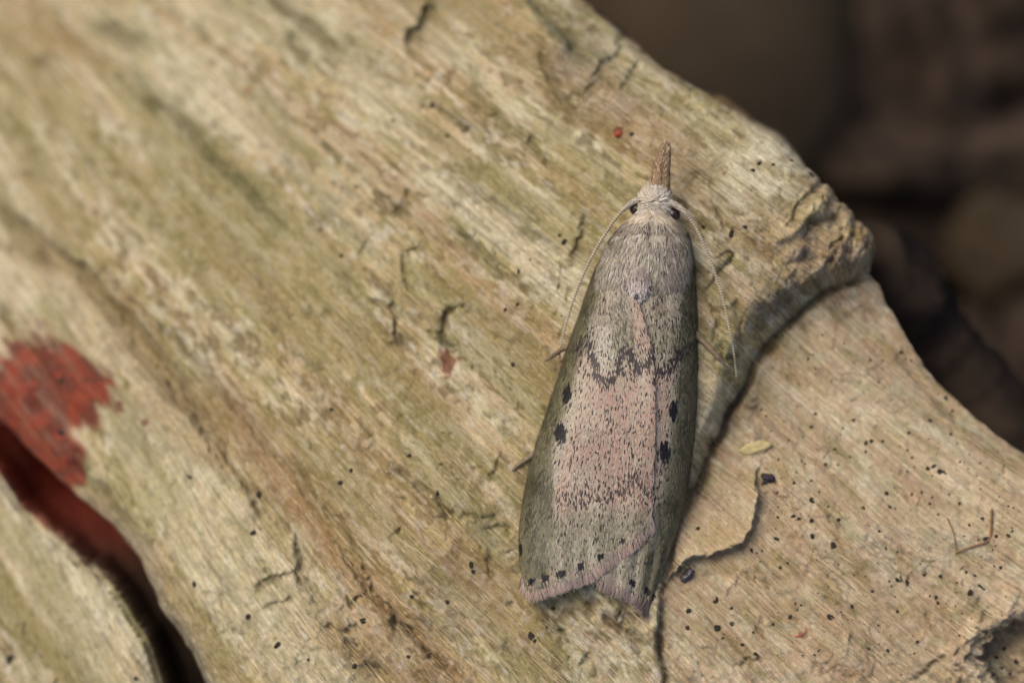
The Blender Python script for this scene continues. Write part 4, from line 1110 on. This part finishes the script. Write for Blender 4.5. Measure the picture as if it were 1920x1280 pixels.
# snout-like palps
for pts, rr in [([(1229, 372, 1.5), (1231, 345, 1.55), (1235.5, 318, 1.6), (1241, 296, 1.6), (1244, 280, 1.55), (1246.5, 270, 1.5)], [12, 13.5, 11, 7.6, 5.4, 1.6]),
                ([(1245, 378, 1.48), (1244.5, 348, 1.52), (1246, 318, 1.57), (1249, 296, 1.58), (1250.5, 282, 1.53), (1250.5, 273, 1.5)], [11, 11.5, 9.8, 7.0, 5.0, 1.5])]:
    p3 = np.array([(x, y, zbase(y) + z) for x, y, z in pts])
    pp = catmull(p3, 40); w = Wp(pp[:, 0], pp[:, 1], pp[:, 2])
    rad = np.interp(np.linspace(0, 1, 40), np.linspace(0, 1, len(rr)), rr) * K
    v, f_ = tube(w, rad, 14, 1.1)
    cc = np.broadcast_to(lin(150, 122, 90) * .8, (len(v), 3)) * (.7 + .6 * noise(v[:, 0] * 30, v[:, 1] * 5, 7))[:, None]
    palp = mesh_object("palp", v, f_, M_BODY, moth, cc)
    npl = 1500
    i = rm.uniform(0, 37, npl).astype(int); a_ = rm.uniform(-.3, np.pi + .3, npl)
    tan = np.gradient(w, axis=0); tan /= np.linalg.norm(tan, axis=1)[:, None]
    sx = np.cross(tan, [0, 0, 1.0]); sx /= np.linalg.norm(sx, axis=1)[:, None]; sy = np.cross(sx, tan)
    nn = np.cos(a_)[:, None] * sx[i] + np.sin(a_)[:, None] * sy[i]
    P = w[i] + nn * rad[i][:, None]
    pal = np.stack([lin(166, 138, 102), lin(146, 116, 80), lin(110, 84, 58), lin(194, 174, 142), lin(74, 54, 38)])
    C = pal[rm.choice(5, npl, p=[.30, .24, .20, .14, .12])] * rm.uniform(.8, 1.15, npl)[:, None]
    side_v = np.cross(nn, tan[i])
    vs, fs, cs = blades(P, tan[i] + side_v * rm.normal(0, .25, npl)[:, None], nn, rm.uniform(5, 11, npl) * K, rm.uniform(1.2, 2.2, npl) * K, C * .86, curl=.4, lift=rm.uniform(.06, .32, npl), seg=2, tipw=.3)
    tag(mesh_object("palp_scales", vs, fs, M_SCALE, palp, cs, False), kind="stuff")

# antennae: ringed, beaded threads
def antenna(pts, zrel):
    p3 = np.array([(x, y, 0) for x, y in pts], float); n = 420
    pp = catmull(p3, n)
    dl_ = np.r_[0, np.cumsum(np.hypot(np.diff(pp[:, 0]), np.diff(pp[:, 1])))]
    s_ = np.linspace(0, dl_[-1], n); xx = np.interp(s_, dl_, pp[:, 0]); yq = np.interp(s_, dl_, pp[:, 1])
    fz = s_ / s_[-1]
    zl = zlog(xx, yq); zl = np.convolve(np.pad(zl, 30, mode='edge'), np.ones(61) / 61, 'valid')
    z0_ = zbase(pts[0][1]) + zrel
    z = np.maximum(z0_ * (1 - ss(0, 1, fz)) + (zl + 0.55) * ss(0, 1, fz), zl + .3)
    w = Wp(xx, yq, z)
    ringp = 5.2
    bead = 0.5 + 0.5 * np.cos(2 * np.pi * s_ / ringp)
    r = np.interp(fz, [0, .02, .05, .10, .14, .3, .7, 1], [3.5, 5.8, 5.8, 4.4, 3.4, 3.0, 2.4, 1.6]) * K
    amp = np.where(fz < .1, 0.03, 0.20)
    r = r * (1 - amp * (1 - bead)); r[-1] *= .2
    v, f_ = tube(w, r, 10)
    c = mixc(np.broadcast_to(lin(184, 172, 148), (n, 3)), lin(84, 72, 56), ss(.55, .15, bead) * np.where(fz < .1, .25, .85))
    c = np.repeat(c, 10, 0) * .86
    ant = mesh_object("antenna", v, f_, M_BODY, moth, c)
    # scaled first joint
    nsb = 420
    i = (rm.random(nsb) * n * .11).astype(int); a_ = rm.uniform(-.4, np.pi + .4, nsb)
    tan = np.gradient(w, axis=0); tan /= np.linalg.norm(tan, axis=1)[:, None]
    sx = np.cross(tan, [0, 0, 1.0]); sx /= np.linalg.norm(sx, axis=1)[:, None]; sy = np.cross(sx, tan)
    nn = np.cos(a_)[:, None] * sx[i] + np.sin(a_)[:, None] * sy[i]
    C = mixc(np.broadcast_to(lin(198, 186, 164), (nsb, 3)), lin(120, 104, 86), (rm.random(nsb) < .22) * 1.0) * rm.uniform(.8, 1.1, nsb)[:, None]
    vs, fs, cs = blades(w[i] + nn * r[i][:, None], tan[i], nn, rm.uniform(5, 9, nsb) * K, rm.uniform(1.2, 2, nsb) * K, C * .86, lift=.12, seg=1, tipw=.4)
    tag(mesh_object("antenna_scales", vs, fs, M_SCALE, ant, cs, False), kind="stuff")
antenna([(1207, 374), (1193, 376), (1178, 385), (1160, 402), (1140, 430), (1118, 466), (1098, 505), (1080, 548), (1066, 590), (1056, 628), (1050, 655), (1050, 676)], 1.75)
antenna([(1252, 376), (1264, 383), (1280, 394), (1298, 416), (1314, 446), (1330, 484), (1346, 528), (1360, 580), (1370, 628), (1377, 668), (1381, 709)], 1.75)

# legs
def leg(pts, rr, col):
    p3 = np.array([(x, y, max(z + zbase(y), float(zlog(x, y)) + .08)) for x, y, z in pts]); pp = catmull(p3, 36); w = Wp(pp[:, 0], pp[:, 1], pp[:, 2])
    rad = np.interp(np.linspace(0, 1, 36), np.linspace(0, 1, len(rr)), rr) * K
    v, f_ = tube(w, rad, 9)
    c = np.broadcast_to(col, (len(v), 3)) * (.6 + .8 * noise(v[:, 0] * 14, v[:, 1] * 14, 3))[:, None]
    lg = mesh_object("leg", v, f_, M_BODY, moth, c * .8)
    nl = 260; i = rm.integers(2, 33, nl); a_ = rm.uniform(-.4, np.pi + .4, nl)
    tan = np.gradient(w, axis=0); tan /= np.linalg.norm(tan, axis=1)[:, None]
    sx = np.cross(tan, [0, 0, 1.0]); sx /= np.linalg.norm(sx, axis=1)[:, None] + 1e-9; sy = np.cross(sx, tan)
    nn = np.cos(a_)[:, None] * sx[i] + np.sin(a_)[:, None] * sy[i]
    C = col * rm.uniform(.6, 1.3, nl)[:, None]
    vs, fs, cs = blades(w[i] + nn * rad[i][:, None], tan[i], nn, rm.uniform(5, 9, nl) * K, 1.6 * K, C * .8, lift=.15, seg=1, tipw=.3)
    tag(mesh_object("leg_scales", vs, fs, M_SCALE, lg, cs, False), kind="stuff")
LC = lin(150, 128, 102)
leg([(1110, 760, .7), (1050, 800, .5), (1000, 850, .3), (975, 868, .15), (960, 882, .05)], [7, 6, 5, 4, 2.4], LC)
leg([(1240, 600, .7), (1290, 618, .7), (1318, 640, .35), (1345, 668, .1), (1372, 696, .0)], [8, 7, 5.5, 5, 2.4], LC * .9)
leg([(1150, 620, .7), (1090, 640, .5), (1060, 652, .3), (1035, 668, .1), (1022, 676, .0)], [7, 6, 4.5, 3.6, 2.2], LC * .85)
leg([(1240, 760, .7), (1265, 800, .4), (1280, 850, .2), (1285, 890, .1)], [7, 6, 4, 2.4], LC)
leg([(1190, 480, .7), (1165, 490, .5), (1150, 500, .3), (1140, 520, .1)], [7, 6, 4, 2.4], LC)
leg([(1235, 480, .7), (1262, 490, .5), (1280, 505, .3), (1290, 525, .1)], [7, 6, 4, 2.4], LC)
print("scene built", sum(len(o.data.polygons) for o in scene.objects if o.type == 'MESH'))
